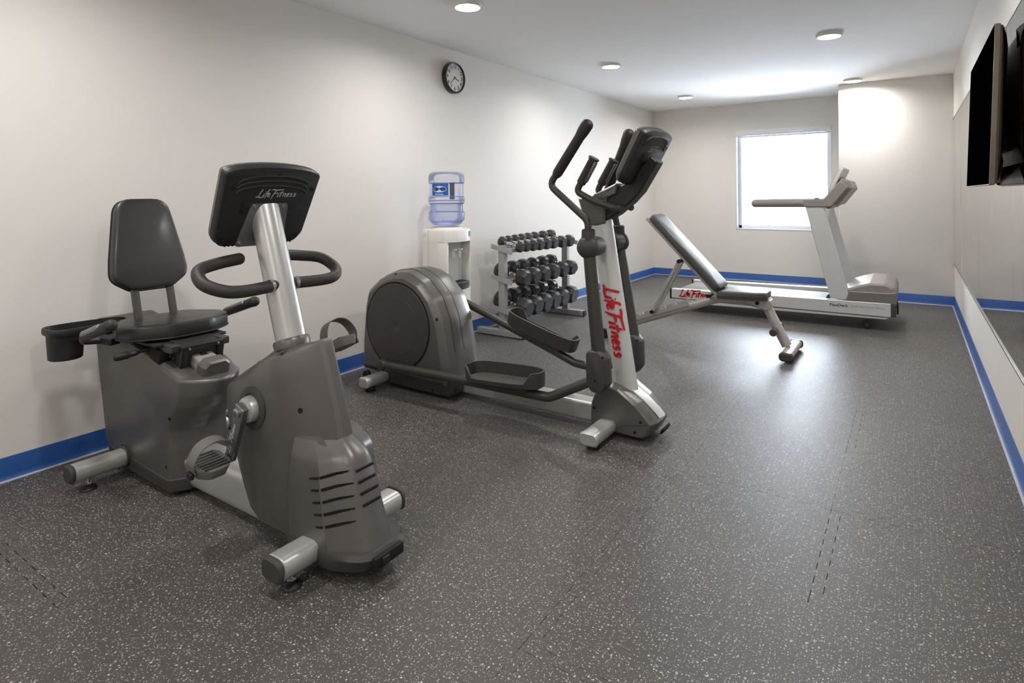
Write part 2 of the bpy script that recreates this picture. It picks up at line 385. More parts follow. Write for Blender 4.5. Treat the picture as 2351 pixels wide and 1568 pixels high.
# blue cove base with a pale toe line
def base(name, a, bb, nrm):
    a, bb, nrm = V(a), V(bb), V(nrm); d = (bb-a).normalized()
    prof = [(0, .1), (.004, .1), (.005, .098), (.005, .022), (.008, .012), (.014, .006), (.014, 0), (0, 0)]
    b = new(); loft(b, [[c+nrm*o+V((0, 0, z)) for o, z in prof] for c in (a, bb)]); o = S(obj(name, b, 'blue_vinyl'))
    prof = [(.0142, 0), (.0142, .0058), (.0155, .0062), (.021, .0025), (.0225, 0)]
    b = new(); loft(b, [[c+nrm*o_+V((0, 0, z)) for o_, z in prof] for c in (a, bb)]); obj('toe_line', b, 'toe_pale', o)
base('baseboard_left', (XL, YB, 0), (XL, YF, 0), (1, 0, 0))
base('baseboard_right', (XR, YB, 0), (XR, YP, 0), (-1, 0, 0))
base('baseboard_far', (XL, YF, 0), (XP, YF, 0), (0, -1, 0))
base('baseboard_pillar', (XP, YP, 0), (XR, YP, 0), (0, -1, 0))
base('baseboard_return', (XP, YF, 0), (XP, YP, 0), (-1, 0, 0))

# window: white liner, vinyl frame, glass
b = new()
T = .014
for c, s in (((WX0+T/2, YF+.07, (WZ0+WZ1)/2), (T, .15, WZ1-WZ0)), ((WX1-T/2, YF+.07, (WZ0+WZ1)/2), (T, .15, WZ1-WZ0)),
             (((WX0+WX1)/2, YF+.07, WZ0+T/2), (WX1-WX0, .15, T)), (((WX0+WX1)/2, YF+.07, WZ1-T/2), (WX1-WX0, .15, T))):
    box(b, c, s, .002)
win = S(obj('window_1', b, 'white_vinyl'))
b = new(); fy = YF+.115; FW = .045
for c, s in (((WX0+T+FW/2, fy, (WZ0+WZ1)/2), (FW, .05, WZ1-WZ0-2*T)), ((WX1-T-FW/2, fy, (WZ0+WZ1)/2), (FW, .05, WZ1-WZ0-2*T)),
             (((WX0+WX1)/2, fy, WZ0+T+FW/2), (WX1-WX0-2*T, .05, FW)), (((WX0+WX1)/2, fy, WZ1-T-FW/2), (WX1-WX0-2*T, .05, FW))):
    box(b, c, s, .005)
obj('window_frame', b, 'white_vinyl', win)
b = new(); box(b, ((WX0+WX1)/2, YF+.118, (WZ0+WZ1)/2), (WX1-WX0-2*T-.06, .006, WZ1-WZ0-2*T-.06), 0); obj('glass_pane', b, 'window_glass', win)
# roller shade cassette
rs = empty('roller_shade', ((WX0+WX1)/2, YF, WZ1-.08), 'white roller shade rolled up in its cassette at the top of the window', 'window shade')
b = new(); box(b, ((WX0+WX1)/2, YF+.012, WZ1-.04), (WX1-WX0-.004, .05, .078), .004); obj('cassette', b, 'shade_white', rs)
b = new(); cyl(b, (WX0+.02, YF+.02, WZ1-.092), (WX1-.02, YF+.02, WZ1-.092), .012, 14); obj('hem_bar', b, 'shade_white', rs)

# mirror panels on the right wall
mr = empty('wall_mirror', (XR, 3.35, .445), 'large frameless wall mirror of several panels above the blue baseboard', 'mirror')
ys = [7.75, 6.61, 5.79, 4.975, 4.165, 3.352, 2.54, 1.73, .92, .1, -.72]
for k in range(len(ys)-1):
    b = new(); c = V((XR-.003, (ys[k]+ys[k+1])/2, 1.2)); Mx = Matrix.Rotation(random.uniform(-.0012, .0012), 3, 'Z')
    box(b, c, (.005, ys[k]-ys[k+1]-.0006, 1.505), .001, Mx, 1); o = obj('mirror_panel', b, 'mirror_glass', mr)
b = new(); bar(b, (XR-.005, ys[0], .446), (XR-.005, ys[-1], .446), .012, .012, .002); obj('bottom_channel', b, 'steel', mr)
b = new(); bar(b, (XR-.004, ys[0], 1.955), (XR-.004, ys[-1], 1.955), .008, .006, .001); obj('top_edge', b, 'brushed_plate', mr)

# ceiling lamps: shallow surface discs
def lamp(x, y, label):
    t = empty('ceiling_light', (x, y, H-.018), label, 'ceiling light', 'round disc lights in two rows on the ceiling')
    b = new(); lathe(b, [(.094, .018), (.093, .002), (.088, -.006), (.080, -.007), (.0765, -.002), (.0765, .0155)], (x, y, H-.018), n=40); obj('trim_ring', b, 'lamp_ring', t)
    b = new(); lathe(b, [(.0755, .0165), (.0755, .0155), (.03, .0150)], (x, y, H-.018), n=40); obj('diffuser', b, 'lamp_glow', t)
    ld = bpy.data.lights.new('lamp_beam', 'AREA'); ld.shape = 'DISK'; ld.size = .14; ld.energy = LAMP_W; ld.spread = math.radians(178); ld.color = (1, .985, .965)
    lo = bpy.data.objects.new('lamp_beam', ld); COL.objects.link(lo); lo.parent = t; lo.location = (0, 0, .012)
LN = {(0, 3.03): 'bright round ceiling light cut by the top edge of the photo, near the wall clock', (0, 5.23): 'round ceiling light between the wall clock and the elliptical console, row by the long wall',
      (0, 7.485): 'small distant round ceiling light above the wall left of the window', (1, 5.23): 'round ceiling light on the clear ceiling between television and window',
      (1, 7.485): 'round ceiling light right against the top of the pillar', (0, .82): 'round ceiling light above the recumbent bike seat, out of frame',
      (0, -1.4): 'round ceiling light over the long wall behind the camera, out of frame', (1, .82): 'round ceiling light straight above the camera on the mirror side, out of frame',
      (1, -1.4): 'round ceiling light at the back wall beside the mirror, out of frame', (1, 3.03): 'round ceiling light above the open floor beside the television, out of frame'}
for row, x in ((0, -2.37), (1, -.525)):
    for y in (-1.4, .82, 3.03, 5.23, 7.485):
        lamp(x, y, LN[(row, y)])
# ------------------------------------------------------------------ recumbent bike (axis along X, rider faces +X)
YB0 = 1.33
bike = empty('recumbent_exercise_bike', (-2.2, YB0, 0), 'charcoal recumbent exercise bike with black padded seat and silver console post', 'exercise bike')
yb = lambda d: YB0+d
def stab(parent, x, y0, y1, z, w, h, feet=True, cap='charcoal_dark'):
    b = new(); bar(b, (x, y0+.02, z), (x, y1-.02, z), w, h, min(w, h)*.48); o = obj('stabilizer_bar', b, 'silver', parent)
    for ya, yb_ in ((y0, y0+.022), (y1, y1-.022)):
        b = new(); bar(b, (x, ya, z), (x, yb_, z), w+.004, h+.004, min(w, h)*.48, e=.008); obj('end_cap', b, cap, o)
    if feet:
        for yf in (y0+.075, y1-.075):
            b = new(); cyl(b, (x, yf, .018), (x, yf, z-h*.4), .007, 12); lathe(b, [(.014, .018), (.016, .024), (.012, .03)], (x, yf, 0), n=6); obj('leveler_bolt', b, 'steel', o)
            b = new(); lathe(b, [(.028, 0), (.032, .003), (.030, .008), (.018, .016), (.011, .02)], (x, yf, 0), n=24); obj('leveler_foot', b, 'black_plastic', o)
    return o
stab(bike, -1.60, 1.065, 1.595, .085, .095, .07)
stab(bike, -2.845, .985, 1.675, .085, .08, .07)
# centre rail
b = new(); bar(b, (-2.60, YB0, .10), (-1.85, YB0, .10), .13, .15, .035); obj('frame_rail', b, 'silver', bike)
# front shroud: lofted plan sections
def plan(xr, xf, wr, wm, wf, n=5):
    L = xf-xr
    half = [(xr, wr*.55), (xr+.02, wr*.9), (xr+.25*L, wm*.985), (xr+.5*L, wm), (xr+.72*L, wm*.88+wf*.12), (xf-.06, wf+.018), (xf-.03, wf), (xf-.011, wf*.76), (xf-.002, wf*.4)]
    return [(x, -w) for x, w in half]+[(x, w) for x, w in reversed(half)]
def loftz(bm, rows):
    loft(bm, [[V((x, YB0+y, z+(x-r[1])*(r[6] if len(r) > 6 else 0))) for x, y in plan(*r[1:6])] for r in rows for z in (r[0],)])
b = new()
loftz(b, [(.075, -2.03, -1.50, .075, .105, .045, 0), (.16, -2.07, -1.51, .08, .11, .043, .03), (.27, -2.115, -1.54, .083, .112, .040, .10), (.36, -2.15, -1.575, .084, .112, .038, .20),
          (.435, -2.17, -1.625, .082, .110, .036, .35), (.478, -2.172, -1.652, .078, .108, .036, .44), (.492, -2.165, -1.660, .070, .101, .034, .45), (.525, -2.125, -1.675, .055, .084, .034, .43), (.575, -2.045, -1.70, .045, .070, .036, .38), (.62, -1.965, -1.73, .045, .060, .042, .32), (.648, -1.92, -1.765, .045, .056, .045, .28)])
shroud = obj('front_shroud', b, 'charcoal', bike, 28)
# vented lower nose
b = new()
loftz(b, [(.095, -1.80, -1.40, .09, .128, .07), (.16, -1.80, -1.425, .09, .128, .066), (.25, -1.79, -1.455, .088, .126, .062), (.345, -1.77, -1.485, .084, .122, .054), (.362, -1.765, -1.502, .081, .117, .046, .04), (.405, -1.75, -1.57, .07, .100, .032, .06)])
nose = obj('lower_nose', b, 'charcoal', shroud, 28)
b = new()
loftz(b, [(.03, -1.77, -1.45, .085, .11, .075), (.045, -1.79, -1.40, .09, .128, .085), (.085, -1.81, -1.375, .095, .134, .088), (.10, -1.80, -1.385, .09, .13, .082)])
skirt = obj('base_skirt', b, 'charcoal_dark', bike, 28)
b = new(); box(b, (-1.375, YB0, .075), (.02, .12, .035), .004); obj('power_inlet', b, 'hole_black', skirt)
b = new(); box(b, (-1.37, YB0-.02, .075), (.02, .03, .022), .003); obj('power_switch', b, 'black_plastic', skirt)
# louvre slots on the nose
for k in range(5):
    z = .318-.036*k; pts = []
    for i in range(9):
        x = -1.60+.008*k+.112*i/8; zz = z-.012+.022*i/8; pts.append(surf(nose, x, zz)[0])
    b = new(); secs = []
    for i, q in enumerate(pts):
        hh = .0048*math.sin(math.pi*(.08+.84*i/8))**.5; secs.append([q+V((0, .004, -hh)), q+V((0, -.0012, -hh)), q+V((0, -.0012, hh)), q+V((0, .004, hh))])
    loft(b, secs); obj('vent_slot', b, 'hole_black', nose)
for k in range(4):
    z = .325-.034*k; xf = -1.485+(.345-z)*.315
    b = new(); bar(b, (xf-.0015, YB0-.036, z), (xf-.0015, YB0+.038, z), .007, .009, .003); obj('vent_slot', b, 'hole_black', nose)
# column and console
c0, c1 = V((-1.845, YB0, .655)), V((-2.015, YB0, 1.165)); ax = (c1-c0).normalized()
b = new(); tube(b, [c0, c1], .053, 36); obj('console_post', b, 'silver', bike)
b = new(); lathe(b, [(.062, -.02), (.064, .004), (.06, .012), (.0545, .014)], c0+ax*.03, ax, 36); obj('post_collar', b, 'charcoal', bike)
def console(parent, org, up, mount=True, width=.205, hgt=.15, thick=.062, logo_m='grey_ink', yc=YB0, plate=True):
    up = V(up).normalized(); back = V((up.z, 0, -up.x))          # outward normal of the rear face (+X, down)
    fr = mtx(org, (0, 1, 0), up, V((0, 1, 0)).cross(up))          # local x = +Y, y = up, z = y cross up = +X side
    w, h = width, hgt
    P = [(-w*.80, -h, .06), (w*.80, -h, .06), (w*.97, -h*.72, .04), (w*1.0, h*.80, .03)]
    top = [(w*1.0*math.cos(a)*1.0, h*.80+.035*math.sin(a)) for a in [math.pi*k/10 for k in range(1, 10)]]
    poly = roundpoly([(-w*.78, -h, .05), (w*.78, -h, .05), (w*.93, -h*.72, .05), (w, h*.82, .02)]+[(w*math.cos(a), h*.82+.036*math.sin(a), 0) for a in [math.pi*k/12 for k in range(1, 12)]]+[(-w, h*.82, .02), (-w*.93, -h*.72, .05)], .02, 4)
    b = new()
    loft(b, [[fr @ V((q[0], q[1], z)) for q in inset(poly, d)] for z, d in ((-thick, .02), (-thick+.012, .004), (-thick+.02, 0), (-.03, 0))]); con = obj('console', b, 'charcoal', parent)
    b = new(); loft(b, [[fr @ V((q[0], q[1], z)) for q in inset(poly, d)] for z, d in ((-.029, .001), (-.012, .001), (-.003, .006), (0, .016))]); obj('rear_cover', b, 'black_plastic', con)
    b = new(); loft(b, [[fr @ V((q[0], q[1]-.005, z)) for q in inset(poly, .05)] for z in (-thick-.002, -thick+.002)]); obj('display', b, 'display', con)
    for k in range(3):                                            # arched grooves
        pts = [fr @ V((w*.72*math.cos(a), h*.58-.019*k+.036*math.sin(a)**.8, .0005)) for a in [math.pi*(.97-.94*i/14) for i in range(15)]]
        b = new(); tube(b, pts, .0032, 6, up=fr.to_3x3() @ V((0, 0, 1))); obj('grille_groove', b, 'rubber', con)
    ez = fr.to_3x3() @ V((0, 0, 1))
    for x, y in ((-w*.80, h*.48), (w*.84, h*.48), (-w*.78, -h*.76), (w*.76, -h*.76), (0.01, h*.83)): hole(con, fr @ V((x, y, 0)), ez, .008)
    for i in range(5):
        for sgn in (-1, 1):
            b = new(); box(b, fr @ V((sgn*(w*.38+.015*i), -h*.86, -.001)), (.006, .034, .004), .001, fr.to_3x3()); obj('vent_slot', b, 'hole_black', con)
    b = new(); box(b, fr @ V((-w*.5, h*.02, .0005)), (.026, .044, .004), .002, fr.to_3x3()); obj('port', b, 'hole_black', con)
    b = new(); logo_mesh(b, lambda u, v: fr @ V((-.06+u*.165, h*.27+v*.165, .0012)), .06); obj('logo', b, logo_m, con)
    if plate:
        pp = roundpoly([(-.10, -h*.98), (.10, -h*.98), (.075, h*.12), (-.075, h*.12)], .014)
        b = new(); loft(b, [[fr @ V((q[0], q[1], z)) for q in pp] for z in (-.001, .004)]); pl = obj('mounting_plate', b, 'brushed_plate', con)
        for x, y in ((-.06, h*.05), (.06, h*.05), (-.085, -h*.88), (.085, -h*.88)):
            b = new(); lathe(b, [(.007, 0), (.006, .003), (.003, .0035)], fr @ V((x, y, .004)), ez, 12); obj('screw', b, 'steel', con)
    return con
console(bike, (-1.985, YB0, 1.165), (.42, 0, .907), width=.198, hgt=.158)
# handlebar
hb = [(.03, -1.90, .887), (.17, -1.885, .885), (.235, -1.90, .895), (.27, -1.95, .92), (.25, -2.01, .955), (.17, -2.04, .97), (.085, -2.04, .98)]
for sg in (-1, 1):
    b = new(); tube(b, smooth_path([(x, yb(sg*d), z) for d, x, z in hb], 7), .0215, 20, caps='round'); hbo = obj('handlebar', b, 'rubber', bike)
    b = new(); cyl(b, (-1.90, yb(sg*.045), .887), (-1.897, yb(sg*.062), .887), .0235, 20); obj('handlebar_clamp', b, 'steel', hbo)
# cranks and pedals
def crank(sg, a, pedal_tilt):
    cx, cz = -1.925, .465; y1 = yb(sg*.108)
    b = new(); lathe(b, [(.075, 0), (.075, .006), (.068, .009), (.052, .009), (.05, .004)], (cx, y1, cz), (0, sg, 0), 36); ring = obj('crank_ring', b, 'charcoal_dark', bike)
    b = new(); lathe(b, [(.046, .0), (.046, .02), (.042, .03), (.030, .034), (.03, .036), (.012, .036)], (cx, y1, cz), (0, sg, 0), 36); obj('crank_boss', b, 'silver', ring)
    ex, ez = cx+.18*math.sin(a), cz-.18*math.cos(a); ya = y1+sg*.045
    d = V((math.sin(a), 0, -math.cos(a))); s = V((d.z, 0, -d.x))
    P = [(-.022, -.026), (-.01, -.026), (.19, -.016), (.205, 0), (.19, .016), (-.01, .026), (-.022, .026)]
    P = roundpoly(P, .012)
    b = new(); loft(b, [[V((cx, yy, cz))+d*q[0]+s*q[1] for q in inset(P, i)] for yy, i in ((ya-.012, .003), (ya-.009, 0), (ya+.009, 0), (ya+.012, .003))]); arm = obj('crank_arm', b, 'brushed_plate', bike)
    b = new(); lathe(b, [(.016, 0), (.016, .01), (.009, .012), (.008, .004)], (cx, ya+sg*.010, cz), (0, sg, 0), 20); obj('crank_bolt', b, 'steel', arm)
    if sg < 0:
        b = new(); logo_mesh(b, lambda u, v: V((cx, ya-.0128, cz))+d*(.155-u*.11)+s*(-.004+v*.1)*1.0, .06); obj('logo', b, 'light_ink', arm)
    # pedal
    py = ya+sg*.075; T = Matrix.Rotation(pedal_tilt, 3, 'Y')
    fr = Matrix.Translation(V((ex, py, ez))) @ T.to_4x4()
    poly = roundpoly([(-.065, -.06), (.03, -.06), (.068, -.03), (.068, .03), (.03, .06), (-.065, .06)], .03)
    b = new(); loft(b, [[fr @ V((q[0]-.01, q[1], z)) for q in inset(poly, i)] for z, i in ((-.028, .02), (-.024, .008), (.0, 0), (.008, 0), (.010, .004))]); ped = obj('pedal', b, 'pedal_gray', bike)
    b = new()
    for k in range(7): box(b, fr @ V((-.06+.017*k, 0, .0105)), (.008, .085, .003), .001, T)
    obj('tread_ribs', b, 'rubber', ped)
    pts = [fr @ V((.0, -.062, -.005)), fr @ V((.0, -.07, .03)), fr @ V((.0, -.045, .075)), fr @ V((.0, 0, .09)), fr @ V((0, .045, .075)), fr @ V((0, .07, .03)), fr @ V((0, .062, -.005))]
    pth = smooth_path(pts, 5); ex_ = T @ V((1, 0, 0)); secs = []
    for i, q in enumerate(pth):
        t = (pth[min(i+1, len(pth)-1)]-pth[max(0, i-1)]).normalized(); n_ = t.cross(ex_).normalized(); secs.append([q-ex_*.024-n_*.0015, q+ex_*.024-n_*.0015, q+ex_*.024+n_*.0015, q-ex_*.024+n_*.0015])
    b = new(); loft(b, secs); obj('pedal_strap', b, 'pedal_gray', ped)
    b = new(); box(b, fr @ V((-.0, sg*.068, -.012)), (.03, .012, .02), .002, T); obj('strap_buckle', b, 'black_plastic', ped)
crank(-1, math.radians(-20), math.radians(8)); crank(1, math.radians(160), math.radians(-25))
for x, z, r in ((-1.80, .665, .007), (-1.995, .60, .007), (-1.70, .49, .009)): hole_on(shroud, x, z, r)
hole_on(skirt, -1.60, .065, .008)
# rear housing
P = roundpoly([(-2.99, .05, .03), (-2.62, .04, 0), (-2.52, .038, 0), (-2.44, .035, .02), (-2.425, .06, .02), (-2.425, .12, 0), (-2.425, .19, .03), (-2.435, .27, .03), (-2.38, .325, .03), (-2.315, .375, .03), (-2.29, .42, .03), (-2.285, .485, .015), (-2.33, .49, .01), (-2.42, .508, 0), (-2.50, .525, 0), (-2.62, .55, 0), (-3.14, .655, .02), (-3.155, .60, .02), (-3.05, .13, .03)], .02, 4)
b = new(); shell(b, P, sym(YB0, [(.125, .010), (.122, .005), (.115, .001), (.10, 0), (.08, 0), (.055, 0), (.03, 0), (.006, 0)])); 
for v in b.verts:                     # the front is bowed in plan
    t = max(0, min(1, (v.co.z-.27)/.12)); xf = -2.425+.14*t; s = max(0, min(1, (v.co.x-(xf-.22))/.22)); s = s*s*(3-2*s); v.co.x -= (.055+.05*t)*s*(abs(v.co.y-YB0)/.125)**2
rh = obj('rear_housing', b, 'charcoal', bike, 28)
b = new(); P2 = roundpoly([(-3.005, .03), (-2.62, .025), (-2.52, .024), (-2.42, .022), (-2.415, .075), (-2.52, .078), (-2.62, .082), (-3.01, .10)], .006); shell(b, P2, sym(YB0, [(.128, .006), (.122, 0), (.095, 0), (.065, 0), (.03, 0)]))
for v in b.verts:
    s = max(0, min(1, (v.co.x+2.645)/.22)); s = s*s*(3-2*s); v.co.x -= .055*s*(abs(v.co.y-YB0)/.125)**2
obj('housing_skirt', b, 'charcoal_dark', rh)
for x, z in ((-2.50, .12), (-2.88, .12), (-2.47, .32)): hole_on(rh, x, z, .007)
b = new(); cyl(b, (-2.845, YB0-.14, .085), (-2.845, YB0+.14, .085), .045, 24); obj('axle_sleeve', b, 'charcoal_dark', rh)
# inclined seat rail
r0, r1 = V((-2.85, YB0, .6246)), V((-2.375, YB0, .512)); rd = (r1-r0).normalized(); ru = V((-rd.z, 0, rd.x)); 
if ru.z < 0: ru = -ru
b = new(); bar(b, r0, r1, .085, .055, .01); rail = obj('seat_rail', b, 'silver', bike)
for sg in (-1, 1):
    b = new(); bar(b, r0+V((0, sg*.048, -.016)), r1+V((0, sg*.048, -.016)), .014, .012, .003); obj('rail_lip', b, 'steel', rail)
b = new(); fr = mtx(r1-rd*.0, rd, (0, 1, 0), rd.cross(V((0, 1, 0)))); 
if (fr.to_3x3() @ V((0, 0, 1))).z < 0: fr = mtx(r1, rd, (0, -1, 0), ru)
cp = roundpoly([(-.055, -.045), (.055, -.045), (.058, .02), (.035, .042), (-.035, .042), (-.058, .02)], .008)
loft(b, [[r1+rd*t+V((0, q[0], 0))+ru*q[1] for q in inset(cp, i)] for t, i in ((-.015, 0), (.028, 0), (.036, .008))]); rcap = obj('rail_end_cap', b, 'charcoal', rail)
for sg in (-1, 1): hole(rcap, r1+rd*.0365+V((0, sg*.033, 0))-ru*.02, rd, .006)
b = new(); box(b, r1-rd*.10+ru*.0285, (.07, .03, .002), .0005, mtx((0, 0, 0), rd, (0, 1, 0), ru).to_3x3()); obj('position_scale', b, 'dark_ink', rail)
# carriage
cc = r0+(r1-r0)*.606
FR = mtx(cc, rd, (0, 1, 0), ru); R3 = FR.to_3x3()
b = new(); box(b, FR @ V((-.03, 0, .018)), (.27, .165, .09), .006, R3); car = obj('seat_carriage', b, 'black_plastic', bike)
b = new(); fp = roundpoly([(-.088, -.055), (.088, -.055), (.088, .055), (.072, .066), (-.072, .066), (-.088, .055)], .008)
b.free(); b = new()
for yy, zz, sy, sz in ((-.076, .0, .026, .11), (.076, .0, .026, .11), (0, .058, .178, .022)):
    box(b, FR @ V((.105, yy, zz+.005)), (.018, sy, sz), .004, R3)
obj('carriage_frame', b, 'black_plastic', car)
for yy, zz in ((-.06, .062), (.06, .062)):
    b = new(); lathe(b, [(.006, 0), (.005, .004)], FR @ V((.114, yy, zz)), rd, 10); obj('screw', b, 'steel', car)
for t in (-.11, -.085, .02, .05):
    b = new(); lathe(b, [(.009, 0), (.009, .008), (.006, .012)], FR @ V((t, -.08, .0)), (0, -1, 0), 10); obj('carriage_bolt', b, 'black_plastic', car)
b = new(); box(b, FR @ V((-.02, -.105, .0)), (.09, .05, .06), .008, R3); obj('brake_block', b, 'hole_black', car)
b = new(); tube(b, smooth_path([FR @ V((-.06, -.12, .012)), FR @ V((-.065, -.17, .005)), FR @ V((-.07, -.20, .0)), FR @ V((-.075, -.245, -.004))], 5), [.006]*6+[.011]*5+[.015]*5, 14, caps='round'); obj('adjust_lever', b, 'black_plastic', car)
# seat
sf = mtx((-2.70, YB0+.012, .613), (1, 0, .03), (0, 1, 0), (-.03, 0, 1))
sp = roundpoly([(-.19, -.15, .06), (-.02, -.225, .09), (.08, -.205, .07), (.165, -.08, .10), (.165, .08, .10), (.08, .205, .07), (-.02, .225, .09), (-.19, .15, .06)], .06, 5)
b = new(); pad(b, sp, .066, sf, .014); seat = obj('seat', b, 'vinyl_black', bike)
b = new(); pth = [sf @ V((q[0]*1.003, q[1]*1.003, .008)) for q in sp]; tube(b, pth+[pth[0]], .0035, 6); obj('piping', b, 'black_plastic', seat)
b = new(); pth = [sf @ V((q[0]*.965, q[1]*.965, .0575)) for q in sp]; tube(b, pth+[pth[0]], .0022, 6); obj('seam', b, 'vinyl_black', seat)
b = new(); box(b, (-2.64, YB0, .605), (.22, .30, .012), .003); obj('seat_pan', b, 'black_plastic', seat)
for sg in (-1, 1):
    b = new(); bar(b, (-2.60, yb(sg*.10), .592), (-2.45 if sg > 0 else -2.47, yb(sg*.10), .592), .035, .03, .003); obj('seat_bracket', b, 'charcoal_dark', seat)
# backrest
bu = V((-.26, 0, .966)).normalized(); bz = V((bu.z, 0, -bu.x)); bf = mtx((-2.90, YB0, .79), (0, 1, 0), bu, bz)
bp_ = roundpoly([(-.085, -.005, .05), (.085, -.005, .05), (.165, .05, .06), (.155, .14, .2), (.108, .415, .075), (-.108, .415, .075), (-.155, .14, .2), (-.165, .05, .06)], .05, 5)
b = new(); pad(b, bp_, .055, bf, .012); back = obj('backrest', b, 'vinyl_black', bike)
b = new(); pth = [bf @ V((q[0]*1.004, q[1]*1.002, .012)) for q in bp_]; tube(b, pth+[pth[0]], .003, 6); obj('piping', b, 'black_plastic', back)
for sg in (-1, 1):
    b = new(); bar(b, (-2.815, yb(sg*.075), .61), (-2.915, yb(sg*.075), .95), .030, .018, .003, V((1, 0, 0))); obj('backrest_post', b, 'tube_gray', bike)
# side grips
for sg in (-1, 1):
    g = [V((-2.86, yb(sg*.20), .60)), V((-2.84, yb(sg*.285), .615)), V((-2.80, yb(sg*.30), .64)), V((-2.56, yb(sg*.30), .715))]
    b = new(); tube(b, fillet_path(g, .03), .014, 14); gr = obj('side_grip_bar', b, 'tube_gray', bike)
    b = new(); tube(b, [V((-2.78, yb(sg*.30), .647)), V((-2.58, yb(sg*.30), .709)), V((-2.55, yb(sg*.30), .718))], [.021, .022, .024], 18, caps='round'); gp = obj('grip_sleeve', b, 'rubber', gr)
    b = new(); tube(b, [V((-2.765, yb(sg*.30-.012), .660)), V((-2.62, yb(sg*.30-.012), .705))], .013, 14, caps='round'); obj('pulse_sensor', b, 'brushed_plate', gr)
# bottle holder
def holder(parent):
    c = V((-3.02, 1.075, 0)); 
    def rim(k): return roundpoly([(-.075*k, -.095*k, .07), (.075*k, -.095*k, .07), (.075*k, .02, .05), (.045*k, .20, .045), (-.045*k, .20, .045), (-.075*k, .02, .05)], .05, 5)
    R = lambda k, z: [c+V((q[0], q[1], z)) for q in rim(k)]
    b = new(); loft(b, [R(1.06, .628), R(1.09, .634), R(1.09, .65), R(1.06, .656), R(.97, .656), R(.95, .645), R(.92, .60)]); h = obj('bottle_holder', b, 'black_plastic', parent)
    b = new(); lathe(b, [(.058, .52), (.062, .524), (.068, .63), (.064, .632), (.058, .53), (.01, .528)], c+V((0, -.03, 0)), n=32); obj('cup', b, 'black_plastic', h)
    b = new(); bar(b, c+V((.05, .02, .61)), V((-2.80, YB0-.18, .60)), .05, .03, .006); obj('holder_bracket', b, 'black_plastic', h)
holder(bike)
# ------------------------------------------------------------------ elliptical trainer (axis along X, rider faces +X)
YE = 2.83
ell = empty('elliptical_trainer', (-2.0, YE, 0), 'charcoal and silver elliptical trainer with upright swing handles and red lettering', 'elliptical trainer')
ye = lambda d: YE+d
b = new(); bar(b, (-2.3, YE, .075), (-1.22, YE, .075), .105, .10, .02); obj('frame_rail', b, 'silver', ell)
stab(ell, -2.79, 2.50, 3.16, .062, .085, .062, feet=False, cap='silver'); stab(ell, -1.265, 2.50, 3.16, .055, .095, .062, feet=False, cap='silver')
for x in (-2.79, -1.265):
    for y in (2.56, 3.10):
        b = new(); lathe(b, [(.03, 0), (.032, .004), (.03, .026), (.028, .03)], (x, y, 0), n=20); obj('rubber_foot', b, 'black_plastic', ell)
for d in (-.12, .12):
    b = new(); cyl(b, (-2.985, ye(d)-.012, .03), (-2.985, ye(d)+.012, .03), .03, 20); obj('transport_wheel', b, 'black_plastic', ell)
# rear drive housing
HP = roundpoly([(-3.005, .07, 0), (-2.235, .05, 0), (-2.235, .115, 0), (-2.262, .27, .2), (-2.30, .47, .2), (-2.355, .595, .15), (-2.46, .695, .15), (-2.59, .752, .2), (-2.71, .735, .2), (-2.84, .685, .12), (-2.95, .60, .08), (-2.975, .50, .2), (-2.998, .28, .2)], .03, 5)
b = new(); shell(b, HP, sym(YE, [(.172, .052), (.168, .044), (.135, .014), (.085, .001), (.082, 0), (.004, 0)])); rear = obj('drive_housing', b, 'charcoal', ell, 25)
for sgy in (-.0845, .0, ):
    b = new(); pth = [V((q[0], YE+sgy, q[1])) for q in inset(HP, -.0003) if q[1] > .2]; tube(b, pth, .0012, 5); obj('housing_seam', b, 'hole_black', rear)
for sg in (-1, 1):
    c = V((-2.655, ye(sg*.172), .40))
    b = new(); lathe(b, [(.272, -.001), (.272, .0006), (.262, .0006)], c, (0, sg, 0), 64); obj('disc_groove', b, 'hole_black', rear)
    b = new(); lathe(b, [(.262, 0), (.262, .003), (.258, .006), (.18, .0075), (.178, .009), (.05, .0095), (.018, .0095), (.012, .006), (.002, .006)], c, (0, sg, 0), 64); obj('drive_disc', b, 'disc_gray', rear)
for x, z in ((-2.69, .715), (-2.34, .47)): hole_on(rear, x, z, .009)
b = new(); prism(b, roundpoly([(-2.86, .022), (-2.26, .018), (-2.225, .045), (-2.225, .13), (-2.86, .13)], .012), ye(-.155), ye(.155), .01); sk = obj('housing_skirt', b, 'charcoal_dark', ell)
for x in (-2.75, -2.38): hole(sk, (x, YE-.156, .045), (0, -1, 0), .007)
# pedal rods
RN = [(-2.70, ye(-.245), .172), (-1.64, ye(-.235), .178), (-1.53, ye(-.23), .178), (-1.29, ye(-.20), .30)]
RF = [(-2.60, ye(.22), .566), (-1.72, ye(.22), .268), (-1.62, ye(.22), .232), (-1.52, ye(.215), .228), (-1.25, ye(.20), .30)]
for nm, R_ in (('near', RN), ('far', RF)):
    b = new(); tube(b, fillet_path(R_, .10, 8), .0245, 20, caps='round'); rod = obj('pedal_rod', b, 'tube_gray', ell)
    b = new(); lathe(b, [(.012, -.034), (.028, -.03), (.034, -.02), (.034, .02), (.028, .03), (.012, .034)], R_[0], (0, 1, 0), 24); obj('rod_end', b, 'tube_gray', rod)
    if nm == 'near':
        b = new(); cyl(b, (-2.70, ye(-.21), .172), (-2.70, ye(-.165), .172), .02, 16); obj('crank_pin', b, 'charcoal_dark', rod)
